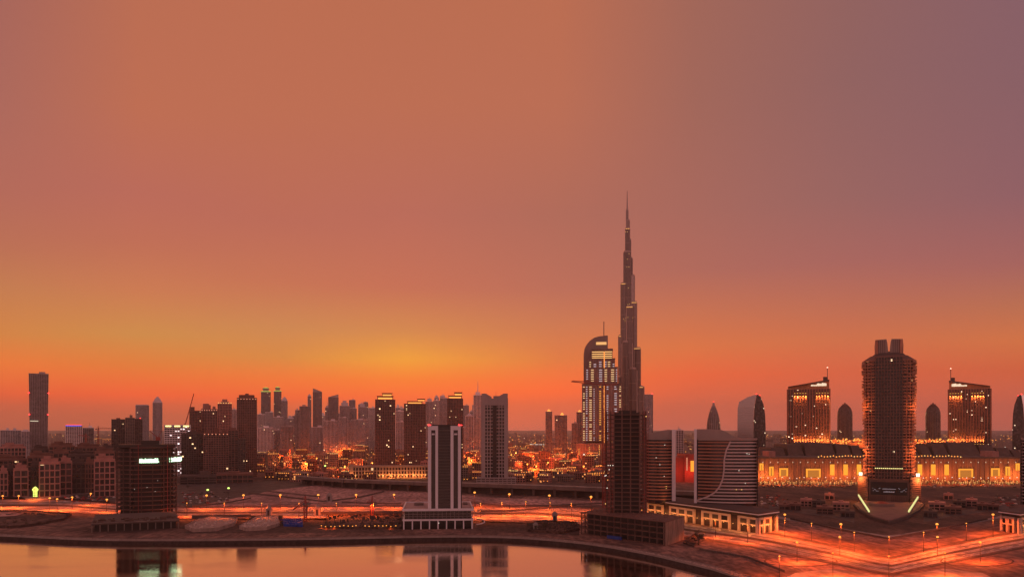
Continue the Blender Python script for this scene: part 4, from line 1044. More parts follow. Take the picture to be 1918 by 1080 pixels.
# long low arcaded block
loc,rz,w=site(655,802,1620,40); ar=empty('arcaded_block',loc,rz,'long low sand coloured block with square openings and a line of orange wall lights','building')
H=lz(874,1620)
facade(ar,rect(w,36),0,H,7.5,6,glass('arcade_glass',(.03,.015,.015),6,7.5,.01),wall('beige_wall',*WC['beige_wall']),1.8,.3,1.8,.8)
MB().box(-w/2,-w*.45,-19.6,19,0,H+4).build('corner_tower',wall('beige_wall'),ar)
MB().prism(rect(w+2,39),H+1,H+2.2).build('roof',wall('beige_wall'),ar)
for i in range(20):
    if i in (2,6,15): continue
    x=-w*.47+w*.94*i/19
    MB().octa(x,-20.5,6,1.1,1.8).build('wall_light',LAMPY if i%3 else LAMP,ar)
    if i%2==0:
        ld=bpy.data.lights.new('wall_light_source','POINT'); ld.energy=9000; ld.color=(1,.3,.07); ld.shadow_soft_size=1
        lo=bpy.data.objects.new('wall_light_source',ld); COL.objects.link(lo); lo.parent=ar; lo.location=(x,-24,5)
lamps([(648+i*10.5+rng.uniform(-1.5,1.5),905+i*.55) for i in range(15)],8,LAMPY,1.1,'low warm lamp in the row in front of the long arcaded block','lamps before the arcaded block',0)

# left cluster
def multi(root,w,d,z,wm):
    for i,x in enumerate((-.32,0,.3)):
        MB().box(w*x-w*.09,w*x+w*.09,-d*.2,d*.2,z,z+(6 if i!=1 else 9)).build('roof_block',wm,root)
    for i in range(7): MB().octa(-w*.45+w*.9*i/6,-d*.5-.8,z-3,.8).build('roof_light',emit('roof_light_pink',(1,.35,.2),2),root)
tower('apartment_tower','dark brown tower with stepped crown, tallest of the left cluster','tower',444,481,746,1660,lit=.01,wc='brown_wall',bay=3.4,fl=3.5,gc=(.03,.02,.02),crown=lambda r,w,d,z,wm:(multi(r,w,d,z,wm),MB().box(-w*.28,w*.28,-d*.3,d*.3,z,z+6).build('crown_block',wm,r)))
tower('apartment_tower','slim pinkish tower with red lights halfway up, between dark towers of the left cluster','tower',408,434,757,1780,lit=.01,wc='pink_wall',bay=3.4,fl=3.5,crown=boxcrown(.6,5,LAMPY,tiers=2))
tower('apartment_tower','wide dark tower with uneven unfinished roof and roof lights, left part of the left cluster','tower',355,376,770,1760,lit=.01,wc='brown_wall',bay=3.4,fl=3.5,crown=lambda r,w,d,z,wm:MB().box(-w*.5,-w*.05,-d*.3,d*.3,z,z+8).build('crown_block',wm,r))
tower('apartment_tower','dark tower with square lift block on uneven roof, middle of the left cluster','tower',377,407,767,1790,lit=.01,wc='pink_wall',bay=3.4,fl=3.5,crown=lambda r,w,d,z,wm:(MB().box(-w*.4,-w*.02,-d*.3,d*.3,z,z+12).build('crown_block',wm,r),multi(r,w,d,z,wm)))
tower('office_block','pale grey block glimpsed between two brown towers of the left cluster','building',432,446,767,2600,wc='far_grey',lit=.02)
tower('office_block','white floor banded tower with bright yellow lights along its roof, left of the left cluster','tower',308,357,797,1700,lit=.12,lc=(1,.8,.8),wc='far_light',bay=5,fl=4.4,st=1.6,fw=0.8,crown=lambda r,w,d,z,wm:[MB().box(-w*.46+w*.34*i,-w*.46+w*.34*i+w*.22,-d/2-.8,-d/2-.3,z-4.5,z-1.5).build('roof_light_box',emit('roof_yellow',(1,.75,.25),2.2),r) for i in range(3)])
tower('apartment_block','dark gridded residential block, left wing of the front row of the left cluster','building',340,381,813,1560,wc='dark_concrete',bay=4.5,fl=4.0,lit=.012,crown=boxcrown(.5,4))
tower('apartment_block','residential block with pale gridded balconies, centre of the front row of the left cluster','building',381,428,812,1530,wc='brown_wall',bay=4.5,fl=4.3,st=1.2,lit=.012,crown=multi)
tower('apartment_block','plain brown block with blank side wall, right wing of the left cluster front row','building',427,446,806,1545,wc='brown_wall',bay=6,fl=4.3,lit=.0,crown=boxcrown(.6,4))
tower('apartment_block','dark brown block tucked between the blank wall block and the left cluster tallest tower','building',446,460,822,1540,wc='dark_concrete',bay=4,fl=4.0,lit=.02)
tower('parking_building','long dark slatted parking building below the left cluster','building',338,405,893,1440,d=60,wc='dark_concrete',bay=12,fl=4,lit=.0,st=1.4)
tower('podium_building','low stone podium with sloping ramp beside the slatted parking building','building',406,474,889,1470,d=70,wc='brown_wall',bay=9,fl=6,lit=.0,st=1.6)
tower('office_block','grey block of three volumes behind the dark unfinished tower','building',209,234,786,1950,lit=.01,wc='dark_concrete',crown=boxcrown(.3,3))
tower('office_block','middle and tallest volume of the dark grey block behind the unfinished tower','building',235,252,783,1940,lit=.01,wc='concrete')
tower('office_block','right volume of the dark grey block behind the unfinished tower, dotted with roof beacons','building',252.5,267,785,1960,lit=.01,wc='dark_concrete',crown=lambda r,w,d,z,wm:beacon(r,[(w*.2,-d/2,z+1)]))
def pointed(root,w,d,z,wm):
    a=rect(w,d); MB().prism(a,z,z+w*.35,scalefp(a,.62)).build('crown_slope',wm,root); MB().prism(scalefp(a,.62),z+w*.35,z+w*.72,scalefp(a,.04)).build('crown_point',wm,root)
tower('needle_tower','slim hazy tower with a pointed top, left of the left cluster','tower',286,304,754,3300,wc='far_grey',lit=.0,crown=pointed)
tower('office_tower','hazy flat topped tower beside the pointed one','tower',254,279,759,3300,wc='far_grey',lit=.002,crown=boxcrown(.9,2))
tower('office_block','white block with a blue light band and red roof line on the left','building',123,154,797,2250,wc='far_light',lit=.0,crown=lambda r,w,d,z,wm:(MB().box(-w*.5,w*.45,-d/2-1.2,-d/2-.6,z-3,z-.5).build('blue_light_band',emit('blue_band',(.2,.15,.9),.9),r),MB().box(-w*.5,w*.5,-d/2-1.2,-d/2-.6,z+.5,z+2).build('red_light_band',emit('red_band',(1,.06,.03),1.6),r)))
tower('office_block','plain pinkish white block adjoining the blue banded one','building',155,176,801,2350,wc='far_light',lit=.0,st=.3,fw=.2)
# tapered tower
def tp(t): return .86+.14*t
rt,w,d,h,wm=tower('tapered_tower','tall dark flat topped tower widening upwards with red beacons, far left','tower',54,91,700,2600,wc='far_dark',lit=.002,bay=5,fl=4,prof=tp,rings=4,gc=(.05,.04,.04))
for x,z in ((-.5,.78),(.5,.78),(-.47,.53),(.47,.53)): MB().octa(w*x,-d/2,h*z,2.6).build('beacon',LAMPR,rt)
MB().box(-w*.44,-w*.02,-d/2-1,-d/2-.3,h*.45,h*.45+2.2).build('lit_floor',emit('lit_floor_glow',(1,.85,.6),.8),rt)
tower('office_block','low hazy block with small roof turrets at the far left edge','building',1,39,806,2500,wc='far_grey',lit=.002,crown=lambda r,w,d,z,wm:[MB().box(w*x-4,w*x+4,-5,5,z,z+6).build('roof_turret',wm,r) for x in (-.15,.2)])
tower('office_block','low hazy block with rounded roof just left of the tapered tower','building',40,56,808,2500,wc='far_grey',lit=.002,crown=lambda r,w,d,z,wm:MB().prism(oval(w*.9,d*.9,16),z,z+5,oval(w*.5,d*.5,16)).build('roof_dome',wm,r))

# hazy skyline
def spirecrown(hh): 
    return lambda r,w,d,z,wm:(MB().box(-w*.28,w*.28,-d*.28,d*.28,z,z+w*.35).build('crown',wm,r),MB().cyl(0,0,w*.06,w*.01,z+w*.35,z+w*.35+hh,8).build('mast',wm,r))
def green_top(r,w,d,z,wm):
    g=emit('green_crown_glow',(.6,.7,.12),.75)
    MB().box(-w*.52,w*.52,-d*.52,d*.52,z,z+4).build('green_light_band',g,r); MB().cyl(0,0,w*.30,w*.30,z+4,z+14,16).build('crown_neck',wm,r); MB().cyl(0,0,w*.36,w*.36,z+14,z+20,16).build('crown_drum',wm,r); MB().cyl(0,0,w*.3,w*.2,z+20,z+25,16).build('crown_light',g,r)
def slant(s,hh):
    def f(r,w,d,z,wm):
        o=[(-w/2,z),(w/2,z),(w/2,z+(hh if s>0 else 0)+.5),(-w/2,z+(hh if s<0 else 0)+.5)]
        MB().xprism(o,-d/2,d/2).build('slanted_crown',wm,r)
    return f
def step2(r,w,d,z,wm): MB().box(-w/2,0,-d/2,d/2,z,z+w*.35).build('crown_step',wm,r)
SKYL=[
 (489,507,734,4300,'far_dark',green_top,'hazy twin tower with green lit drum top, the wider left one'),
 (513,527,733,4300,'far_dark',green_top,'hazy twin tower with green lit drum top, the slimmer right one'),
 (482,496,776,3600,'far_light',None,'pale hazy block in front of the wider green topped tower'),
 (497,512,772,3900,'far_light',None,'pale hazy block between the two green topped towers'),
 (512,530,781,3700,'far_light',None,'pale hazy block at the foot of the slimmer green topped tower'),
 (483,512,801,2900,'far_light',None,'grey block framed in white right of the left cluster'),
 (514,524,805,2950,'far_light',None,'narrow white block beside the white framed grey block'),
 (525,549,799,2900,'far_dark',None,'low dark block in front of the domed far tower'),
 (538,551,784,3900,'far_grey',lambda r,w,d,z,wm:MB().prism(oval(w,d,16),z,z+w*.3,oval(w*.4,d*.4,16)).build('roof_dome',wm,r),'small hazy tower with rounded top'),
 (553,561,768,3300,'far_grey',None,'hazy lower left half of a stepped twin slab'),
 (561,580,761,3250,'far_dark',None,'dark hazy upper half of a stepped twin slab'),
 (586,603,734,3700,'far_dark',slant(-1,16),'tall slim hazy tower with slanted top, tallest of the central skyline left half'),
 (609,617,763,3600,'far_grey',spirecrown(30),'thin hazy tower carrying a long mast'),
 (615,634,744,3500,'far_dark',slant(1,12),'hazy tower with slanted roof right of the thin masted one'),
 (606,632,788,3000,'far_grey',None,'broad grey slab in front of the slanted roof tower'),
 (583,606,800,3100,'far_grey',None,'low grey slab at the foot of the tallest slim tower'),
 (636,655,760,3700,'far_grey',lambda r,w,d,z,wm:(MB().prism(oval(w*.7,d*.7,12),z,z+14).build('crown_drum',wm,r),MB().prism(oval(w*.4,d*.4,12),z+14,z+24).build('crown_top',wm,r)),'hazy tower with stepped round crown'),
 (655,668,765,3800,'far_grey',None,'plain narrow hazy tower right of the stepped round crown tower'),
 (671,686,762,3700,'far_grey',spirecrown(14),'hazy tower with small pointed cap'),
 (690,703,764,3500,'far_light',None,'pale hazy slab just left of the brown towers'),
 (634,650,782,3300,'far_grey',None,'grey hazy mid rise before the round crown tower'),
 (657,690,786,3300,'far_grey',None,'wide grey hazy mid rise before the capped tower'),
 (741,757,770,3300,'far_light',None,'pale hazy tower between the left and middle brown towers'),
 (742,756,790,2800,'far_grey',None,'grey block low between the left and middle brown towers'),
 (797,812,752,3200,'far_grey',spirecrown(8),'hazy grey tower right of the middle brown tower with short mast'),
 (812,824,750,3300,'far_light',None,'pale hazy tower second right of the middle brown tower'),
 (824,838,746,3400,'far_grey',slant(-1,10),'hazy slant topped tower left of the brown tower behind the black one'),
 (872,886,779,2900,'far_grey',lambda r,w,d,z,wm:MB().prism(oval(w*.8,d*.8,12),z,z+8,oval(w*.3,d*.3,12)).build('crown',wm,r),'speckled grey tower with rounded cap right of the black tower'),
 (887,903,740,2950,'far_light',spirecrown(45),'pale hazy tower with a tall pointed spire left of the gridded tower'),
 (867,873,800,2900,'far_grey',None,'thin grey block just right of the black tower'),
 (1022,1034,771,2900,'far_dark',lambda r,w,d,z,wm:MB().prism(rect(w*.7,d*.7),z,z+8,rect(w*.1,d*.1)).build('lit_cap',ORG,r),'slim dark tower with an orange cap, left of a pair before the arched hotel'),
 (1039,1062,778,2800,'far_dark',lambda r,w,d,z,wm:MB().prism(rect(w*.35,d*.35,w*.1),z,z+9,rect(w*.06,d*.06,w*.1)).build('lit_cap',ORG,r),'broader dark tower with an orange peak, right of a pair before the arched hotel'),
 (1071,1082,793,2700,'far_dark',None,'lower dark block at the left foot of the arched hotel'),
 (1080,1091,772,2750,'far_dark',lambda r,w,d,z,wm:MB().prism(rect(w*.7,d*.7),z,z+7,rect(w*.1,d*.1)).build('lit_cap',ORG,r),'dark tower with orange cap touching the arched hotel'),
 (1206,1223,739,3000,'far_grey',lambda r,w,d,z,wm:beacon(r,[(w*.4,-d/2,z+2)],3),'plain grey slab tower directly right of the tallest tower'),
 (1196,1207,724,3100,'far_grey',None,'dark grey slab attached behind the tallest tower'),
 (1262,1280,806,1900,'far_grey',None,'small dark block between the two bronze banded offices'),
]
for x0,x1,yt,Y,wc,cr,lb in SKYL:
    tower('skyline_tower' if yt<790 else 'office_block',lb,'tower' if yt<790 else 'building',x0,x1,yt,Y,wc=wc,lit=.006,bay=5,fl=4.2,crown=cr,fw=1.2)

groups_=[(527,585,'left of the tallest slim tower'),(600,703,'left of the brown towers'),(741,757,'between the brown towers'),(797,845,'behind the middle brown tower'),(867,903,'right of the black tower')]
r7=random.Random(77)
for a,b,wh in groups_:
    x=a
    while x<b-5:
        wp=r7.uniform(6,13); Y=r7.uniform(3800,5200); yt=r7.uniform(738,790); x1=min(b,x+wp)
        c_=r7.choice((None,spirecrown(r7.uniform(8,22)),slant(r7.choice((-1,1)),r7.uniform(6,16)),boxcrown(.6,9,tiers=2),pointed))
        kk=('short' if yt>782 else 'tall')+' pale hazy far tower '+wh
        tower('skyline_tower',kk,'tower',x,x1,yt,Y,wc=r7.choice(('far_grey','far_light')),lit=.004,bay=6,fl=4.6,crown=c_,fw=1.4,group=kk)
        x+=wp+r7.uniform(-2,6)
def bullet(x0,x1,yt,Y,label,wc,pw=2.2,dome=False):
    prof=(lambda t:1-max(0,t-.45)**2.6*4.1*(1 if not dome else .0)) 
    if dome: prof=lambda t:1.0 if t<.8 else sqrt(max(.05,1-((t-.8)/.2)**2*.9))
    return tower('skyline_tower',label,'tower',x0,x1,yt,Y,wc=wc,lit=.004,bay=4,fl=4.2,prof=prof,rings=14,fp=lambda w,d:oval(w,d,20),gc=(.06,.05,.05),crown=lambda r,w,d,z,wm:(MB().cyl(0,0,w*.09,w*.02,z-1,z+6,8).build('finial',wm,r),beacon(r,[(0,0,z+7)],1.6) if not dome else None),metal=.3,fo=.3,so=.2)
bullet(1323,1350,757,2400,'dark bullet shaped glass tower with red light on its tip','far_dark')
for f_,nm in ((idp,'left'),(mrp,'right')):
    a,b=sorted((f_(1568),f_(1597)))
    bullet(a,b,757,2900,'hazy brown tower with domed roof and finial, %s of the round balcony tower'%nm,'brown_wall',dome=True)
def sail(px,label):
    Y=2100; a,b=sorted((px(1381),px(1436))); loc,rz,w=site(a,b,Y,50); s=1 if px(1)>px(0) else -1
    root=empty('sail_tower',loc,rz,label,'tower'); k=w/55; X=lambda p:s*(p-1408.5)*k; Z=lambda p:lz(p,Y)
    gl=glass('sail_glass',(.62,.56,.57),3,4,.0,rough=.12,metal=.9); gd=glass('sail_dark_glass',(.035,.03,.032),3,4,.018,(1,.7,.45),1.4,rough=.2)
    # reflecting face: curved inward lean
    pts=[(1381,840),(1381,790),(1381.5,765),(1384,752),(1400,743),(1417,738),(1413,760),(1411,790),(1411,840)]
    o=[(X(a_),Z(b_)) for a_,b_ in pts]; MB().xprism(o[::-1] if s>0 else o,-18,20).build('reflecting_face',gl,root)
    pts=[(1411.3,842),(1411.3,790),(1413.3,760),(1417.3,738),(1424,741),(1430,757),(1433,775),(1434,800),(1434,842)]
    o=[(X(a_),Z(b_)) for a_,b_ in pts]; 
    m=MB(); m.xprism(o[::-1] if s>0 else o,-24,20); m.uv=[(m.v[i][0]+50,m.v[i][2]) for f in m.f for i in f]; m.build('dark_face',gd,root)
    m=MB()
    for i in range(24): z=Z(840)+(Z(760)-Z(840))*i/24; m.box(min(X(1381),X(1411)),max(X(1381),X(1411)),-18.5,-17.9,z,z+.5)
    m.build('floor_lines',steel,root)
    beacon(root,[(X(1417),0,Z(737)),(X(1423),0,Z(739.5))],1.8)
sail(idp,'curved sail shaped glass tower reflecting the sunset, left of the left golden hotel block')
sail(mrp,'partly visible dark sail shaped glass tower at the right edge of the skyline')

# left mid-rises
def attic(root,w,d,z,wm):
    MB().box(-w*.42,w*.42,-d*.1,d*.45,z,z+4).build('attic_storey',wm,root); MB().box(-w*.3,w*.05,d*.1,d*.4,z+4,z+8).build('roof_block',wm,root)
    MB().prism(rect(w*.9,d*.6,0,d*.17),z+4,z+4.6).build('attic_roof',wm,root)
MR=[(-45,-2,872,1185,'brown_wall','mid rise with dark windows cut by the left edge'),
 (0,14,885,1170,'pink_wall','left side wing of the arched gateway mid rise at the left edge'),(26,52,880,1172,'pink_wall','right side wing of the arched gateway mid rise'),(13.5,26.5,880,1190,'dark_concrete','dark recessed centre of the arched gateway mid rise'),
 (58,74,872,1190,'dark_concrete','dark slate mid rise wing between the gateway building and the gridded one'),
 (74,112,868,1165,'pink_wall','pink gridded mid rise with large square windows, left one'),(112.5,134,866,1200,'pink_wall','narrow slatted wing joined to the left pink gridded mid rise'),
 (134.5,160,868,1235,'dark_concrete','dark recessed mid rise between the two pink gridded ones'),(160,176,868,1240,'brown_wall','brown mid rise wing left of the right pink gridded one'),
 (177,215,863,1170,'pink_wall','pink gridded mid rise with five rows of windows, right one beside the unfinished tower'),
 (52,100,856,1330,'brown_wall','brown flat roofed block behind the left pink mid rise'),(100,128,848,1360,'brown_wall','plain brown block with sloping roof side behind the narrow slatted wing'),
 (128,178,853,1370,'dark_concrete','dark block with roof huts behind the recessed mid rise'),(178,214,848,1330,'brown_wall','brown block with square roof hut behind the right pink mid rise'),
 (-20,50,862,1340,'brown_wall','wide brown block behind the arched gateway mid rise'),
 (92,140,836,1600,'brown_wall','further brown block with long flat roof'),(60,92,842,1600,'dark_concrete','further dark block with cluttered roof'),(140,190,838,1650,'brown_wall','further brown block with stair tower'),(0,48,838,1700,'pink_wall','further pale block with string of warm lights'),(190,212,840,1600,'dark_concrete','further dark narrow block')]
for x0,x1,yt,Y,wc,lb in MR:
    tower('mid_rise',lb,'building',x0,x1,yt,Y,d=min(45,(x1-x0)*Y/F*1.1),wc=wc,bay=7 if x1-x0>20 else 4,fl=9 if wc=='pink_wall' else 7,st=1.8,fw=1.5,lit=.02,so=.5,fo=.9,crown=attic)
# golden kiosk sign
x,y=G(66,932); ks=empty('neon_sign',(x,y,GZ),0,'tall glowing yellow green sign with a pointed top beside the lower left road','sign')
g=emit('neon_yellow',(.75,.85,.15),1.7); MB().box(-1.2,1.2,-1,1,0,2).build('sign_base',steel,ks)
MB().xprism([(-3.6,10.5),(3.6,10.5),(4.2,12.5),(2,15),(0,16.5),(-2,15),(-4.2,12.5)],-.8,.8).build('sign_top',g,ks)
for z in (2,5,8): MB().box(-2.8,2.8,-.7,.7,z,z+2.1).build('sign_panel',g,ks)

# ------------------------------------------------------------------ raised highway
hw=[(560,1440,15),(650,1330,16),(780,1260,16.5),(900,1215,17),(1020,1170,17),(1140,1120,17),(1240,1075,17),(1330,1060,16)]
root=empty('elevated_highway',(0,1200,GZ),0,'long dark elevated highway on piers crossing behind the waterfront road','highway bridge')
pl=[(PX(a,Y),Y-1200,z) for a,Y,z in hw]
m=MB(); ra=MB(); hwm=wall('highway_concrete',(.17,.125,.11))
for p,q in zip(pl,pl[1:]): m.beam((p[0],p[1]+8,p[2]-3.5),(q[0],q[1]+8,q[2]-3.5),18,5.0)
m.build('deck',hwm,root)
for p,q in zip(pl,pl[1:]): ra.beam((p[0],p[1]-1.2,p[2]-.4),(q[0],q[1]-1.2,q[2]-.4),.6,1.6)
ra.build('parapet',wall('kerb_stone'),root)
for p,q in zip(pl,pl[1:]):
    L=sqrt((p[0]-q[0])**2+(p[1]-q[1])**2); n=max(1,int(L/30))
    for i in range(n):
        t_=(i+.5)/n; x=p[0]+(q[0]-p[0])*t_; yy=p[1]+(q[1]-p[1])*t_+8
        MB().frus(x-1.6,x+1.6,yy-2,yy+2,0,x-1.6,x+1.6,yy-6,yy+6,p[2]-6.2).build('pier',hwm,root)
m=MB()
for p,q in zip(pl,pl[1:]): m.prism(ccw([(p[0],p[1]+18),(q[0],q[1]+18),(q[0],q[1]+34),(p[0],p[1]+34)]),0,9)
m.build('embankment_wall',darkcon,root)

# ------------------------------------------------------------------ mall on the right
def mall(px,label,full=True):
    s=1 if px(1)>px(0) else -1; Y=1500; root=empty('shopping_mall',(PX(px(1540),Y),Y,GZ),0,label,'building')
    X=lambda p:PX(px(p),Y)-PX(px(1540),Y); Z=lambda p:lz(p,Y)
    mw=wall('mall_wall',(.32,.17,.11),var=.2)
    B=lambda a,b,y0,y1,z0,z1,n,mt: MB().box(min(X(a),X(b)),max(X(a),X(b)),y0,y1,z0,z1).build(n,mt,root)
    B(1420,1664.9 if s>0 else 1664.6,0,90,0,Z(858),'wall',mw)
    B(1420,1664.9 if s>0 else 1664.6,-1.5,91,Z(858),Z(855.5),'roof',darkcon)
    # uneven rear roofs
    for a,b,t in ((1420,1440,842),(1440,1470,838),(1470,1502,832),(1502,1560,829),(1560,1590,831),(1590,1612,834),(1612,1664,840)):
        h=PZ(t,Y+150)-GZ; q=MB(); xa,xb=sorted((PX(px(a),Y+150)-PX(px(1540),Y),PX(px(b),Y+150)-PX(px(1540),Y)))
        q.frus(xa-3,xb+3,95,240,0,xa+4,xb-4,150,230,h).build('rear_hall',wall('mall_rear',(.10,.07,.06),var=.3),root)
    B(1447,1459,20,60,Z(856),Z(845),'roof_hut',wall('pink_wall',*WC['pink_wall']))
    # pilasters and upper windows
    for i in range(28):
        a=1424+i*8.6; B(a,a+1.2,-1.6,0,0,Z(859),'pilaster',mw)
    for i in range(16):
        a=1428+i*14; B(a,a+.9,-1.8,-1.65,Z(866),Z(864),'small_window',emit('mall_window_glow',(1,.7,.45),1.1))
    # glowing portals
    gl=emit('portal_glow',(1,.34,.035),1.25)
    def portal(a,b,t,bt,th=2.6):
        q=MB(); za,zb=Z(bt),Z(t); x0,x1=sorted((X(a),X(b)))
        q.box(x0,x1,-3.2,-2,zb-th,zb); q.box(x0,x0+th,-3.2,-2,za,zb-th); q.box(x1-th,x1,-3.2,-2,za,zb-th); pf_=q.build('portal_frame',gl,root)
        B(a+1,b-1,-1.9,-1.7,za,zb-th,'portal_interior',emit('portal_inside',(.9,.3,.05),.6)).parent=pf_
        ld=bpy.data.lights.new('portal_light','POINT'); ld.energy=22000; ld.color=(1,.28,.06); ld.shadow_soft_size=3
        lo=bpy.data.objects.new('portal_light',ld); COL.objects.link(lo); lo.parent=root; lo.location=((x0+x1)/2,-14,12)
    portal(1422,1429,867,880); portal(1440,1448,873,890); portal(1459,1475,876,891); portal(1509,1536,877,893)
    for a in (1554,1579,1604): 
        B(a,a+8,-2.6,-1.7,Z(889),Z(869),'lit_bay',gl)
        ld=bpy.data.lights.new('portal_light','POINT'); ld.energy=18000; ld.color=(1,.24,.05); ld.shadow_soft_size=3
        lo=bpy.data.objects.new('portal_light',ld); COL.objects.link(lo); lo.parent=root; lo.location=(X(a+4),-14,14)
    for i in range(24):
        a=1532+i*5.6; MB().octa(X(a),-2.5,Z(855)+rng.uniform(0,2.5),1.3).build('roof_lamp',LAMP if i%4 else LAMPY,root)
mall(idp,'long brown mall front with glowing yellow gateways, left of the round balcony tower')
mall(mrp,'long brown mall front with glowing yellow gateways, right of the round balcony tower')
# red lit pavilion between the two bronze banded offices
rx=empty('red_lit_building',(PX(1285,1500),1500,GZ),0,'mall wing washed in red light, seen between the two bronze banded offices','building')
k=1500/F; mw=MATS['mall_wall']
MB().box(-24*k,-4*k,0,60,0,lz(856,1500)).build('wall',wall('red_light_tint_wall',(.34,.07,.045)),rx); MB().box(-4*k,18*k,-6,60,0,lz(850,1500)).build('tower_wall',wall('red_light_tint_wall'),rx)  # part of the red wash of light is put into the wall colour
MB().box(7*k,13*k,-7.5,-6.3,lz(882,1500),lz(862,1500)).build('lit_bay',MATS['portal_glow'],rx); MB().box(-.6,1,-7.5,-6.3,lz(880,1500),lz(856,1500)).build('light_strip',emit('red_white',(1,.35,.2),.8),rx)
for x in (-16,-2,12):
    ld=bpy.data.lights.new('red_flood_light','POINT'); ld.energy=7000; ld.color=(1,.08,.03); ld.shadow_soft_size=2
    lo=bpy.data.objects.new('red_flood_light',ld); COL.objects.link(lo); lo.parent=rx; lo.location=(x*k,-20,20)
for i_ in range(1):
    pass
# bright little tents on the mall forecourt
def tents(xs,label,group):
    p=None
    for x in xs:
        if p is None:
            p=empty('lit_tent',(0,0,0),0,label,'tent',group); t_=emit('tent_glow',(1,.62,.48),1.9)
            MB().box(-3,3,-3,3,0,5).build('tent_wall',t_,p); MB().prism(rect(7,7),5,9,rect(.4,.4)).build('tent_roof',t_,p); o=p
        else: o=copy_tree(p)
        X_,Y_=G(x,899+rng.uniform(-1,3)); o.location=(X_,Y_,GZ); o.rotation_euler=(0,0,rng.uniform(0,.7))
tents([1272,1281,1290,1298],'small glowing white tent before the red lit mall wing','tents before the red lit wing')
tents([1432,1452,1472,1498,1520,1545,1568,1590],'small glowing white tent on the mall forecourt left of the balcony tower','tents left of the balcony tower')
tents([3330-x for x in (1432,1452,1472,1498,1520,1545,1568,1590)],'small glowing white tent on the mall forecourt right of the balcony tower','tents right of the balcony tower')
lamps([(1425+i*13.5,903+ (i%3)) for i in range(14)],9,LAMPW,.9,'small pale lamp along the mall forecourt road left of the balcony tower','forecourt lamps left',0)
lamps([(3330-(1425+i*13.5),903+ (i%3)) for i in range(14)],9,LAMPW,.9,'small pale lamp along the mall forecourt road right of the balcony tower','forecourt lamps right',0)
light_points([(1424+j*2.6+rng.uniform(-1,1),904+rng.uniform(-3,4)) for j in range(90)],4,LAMPY,.7,'forecourt_lights','dense tiny warm lights before the mall, left of the balcony tower')
light_points([(3330-(1424+j*2.6+rng.uniform(-1,1)),904+rng.uniform(-3,4)) for j in range(90)],4,LAMPY,.7,'forecourt_lights','dense tiny warm lights before the mall, right of the balcony tower')
lamps([(1430+i*34,907) for i in range(5)]+[(1735+i*34,907) for i in range(5)],12,LAMP,1.0,'orange lamp on the mall forecourt','orange forecourt lamps',30000)

# ------------------------------------------------------------------ foreground plots, cranes, kiosks
def crane_at(px,pyb,pyt,Lpx,s,rise,label):
    x,y=G(px,pyb); k=y/F; r=empty('tower_crane',(x,y,GZ),rng.uniform(-.2,.2),label,'crane'); crane(r,(pyb-pyt)*k-8,Lpx*k,s,rise*k,8*k/1.0*.8)
crane_at(572,976,928,24,-1,-14,'red tower crane with drooping left jib standing beside the blue sheeting by the waterfront')
crane_at(697,968,928,10,-1,0,'small red tower crane standing on the lit road left of the white podium')
for px,Y,H,L,s,rs,lb in ((184,2200,lz(803,2200),48,1,0,'distant crane with level jib left of the grey three part block'),(161,1700,lz(818,1700),16,-1,3,'small crane among the left mid rise roofs'),(346,1740,lz(800,1740),20,1,72,'crane with steeply raised jib left of the left cluster')):
    r=empty('tower_crane',(PX(px,Y),Y,GZ),0,lb,'crane'); crane(r,H,L,s,rs,6)
def kiosk(px,pyb,pyt,w,label):
    x,y=G(px,pyb); k=y/F; r=empty('domed_turret',(x,y,GZ),0,label,'turret'); h=(pyb-pyt)*k; W=w*k
    c=wall('turret_stone',(.30,.25,.24)); MB().prism(rect(W,W),0,h*.68).build('wall',c,r); MB().prism(rect(W*1.12,W*1.12),h*.68,h*.72).build('cornice',c,r)
    m=MB(); m.ball(0,0,h*.72,W*.5,h*.28,n=14,m=10); m.build('dome',c,r,smooth=True)
    MB().box(-W*.2,W*.2,-W*.53,-W*.5,h*.1,h*.6).build('window',dark,r); MB().cyl(0,0,.2,.05,h*.98,h*1.12,6).build('finial',steel,r)
kiosk(504,968,945,9,'small grey domed turret standing before the lit road, left of the red crane')
kiosk(595,966,944,10,'small grey domed turret just right of the red crane')
kiosk(617,938,922,9,'small domed turret on the pink sand behind the lit road')
kiosk(1039,977,957,9,'dark domed turret before the glowing road right of the white podium')
kiosk(1003,992,977,9,'dark low domed turret beside the planted corner on the promenade')

def plot(pts,h,name,label,mat,n=60,seed=1,cm=None,hh=2.5,sz=1.4):
    q=ccw([G(*p) for p in pts]); cx=sum(p[0] for p in q)/len(q); cy=sum(p[1] for p in q)/len(q); L=[(a-cx,b-cy) for a,b in q]
    r=empty(name,(cx,cy,GZ),0,label,'building site'); MB().prism(L,-.3,h).build('slab',mat,r)
    rr=random.Random(seed); m=MB(); x0=min(p[0] for p in L);x1=max(p[0] for p in L);y0=min(p[1] for p in L);y1=max(p[1] for p in L)
    def inside(x,y):
        c=False
        for i in range(len(L)):
            (ax,ay),(bx,by)=L[i-1],L[i]
            if (ay>y)!=(by>y) and x<(bx-ax)*(y-ay)/(by-ay)+ax: c=not c
        return c
    k=0
    while k<n:
        x,y=rr.uniform(x0,x1),rr.uniform(y0,y1)
        if inside(x,y):
            s=rr.uniform(.3,1)*sz; a=rr.uniform(0,pi); c_,s_=cos(a)*s,sin(a)*s
            m.prism([(x-c_*2,y-s_*2),(x+s_*.6,y-c_*.6),(x+c_*2,y+s_*2),(x-s_*.6,y+c_*.6)],h,h+rr.uniform(.2,hh)); k+=1
    m.build('stacked_materials',cm or mat,r)['kind']='stuff'
    # low edge wall
    e=MB(); O=L; I=offset(L,-.8)
    for i in range(len(L)): j=(i+1)%len(L); e.prism([O[i],O[j],I[j],I[i]],h,h+1.1)
    e.build('edge_wall',mat,r)
    return r
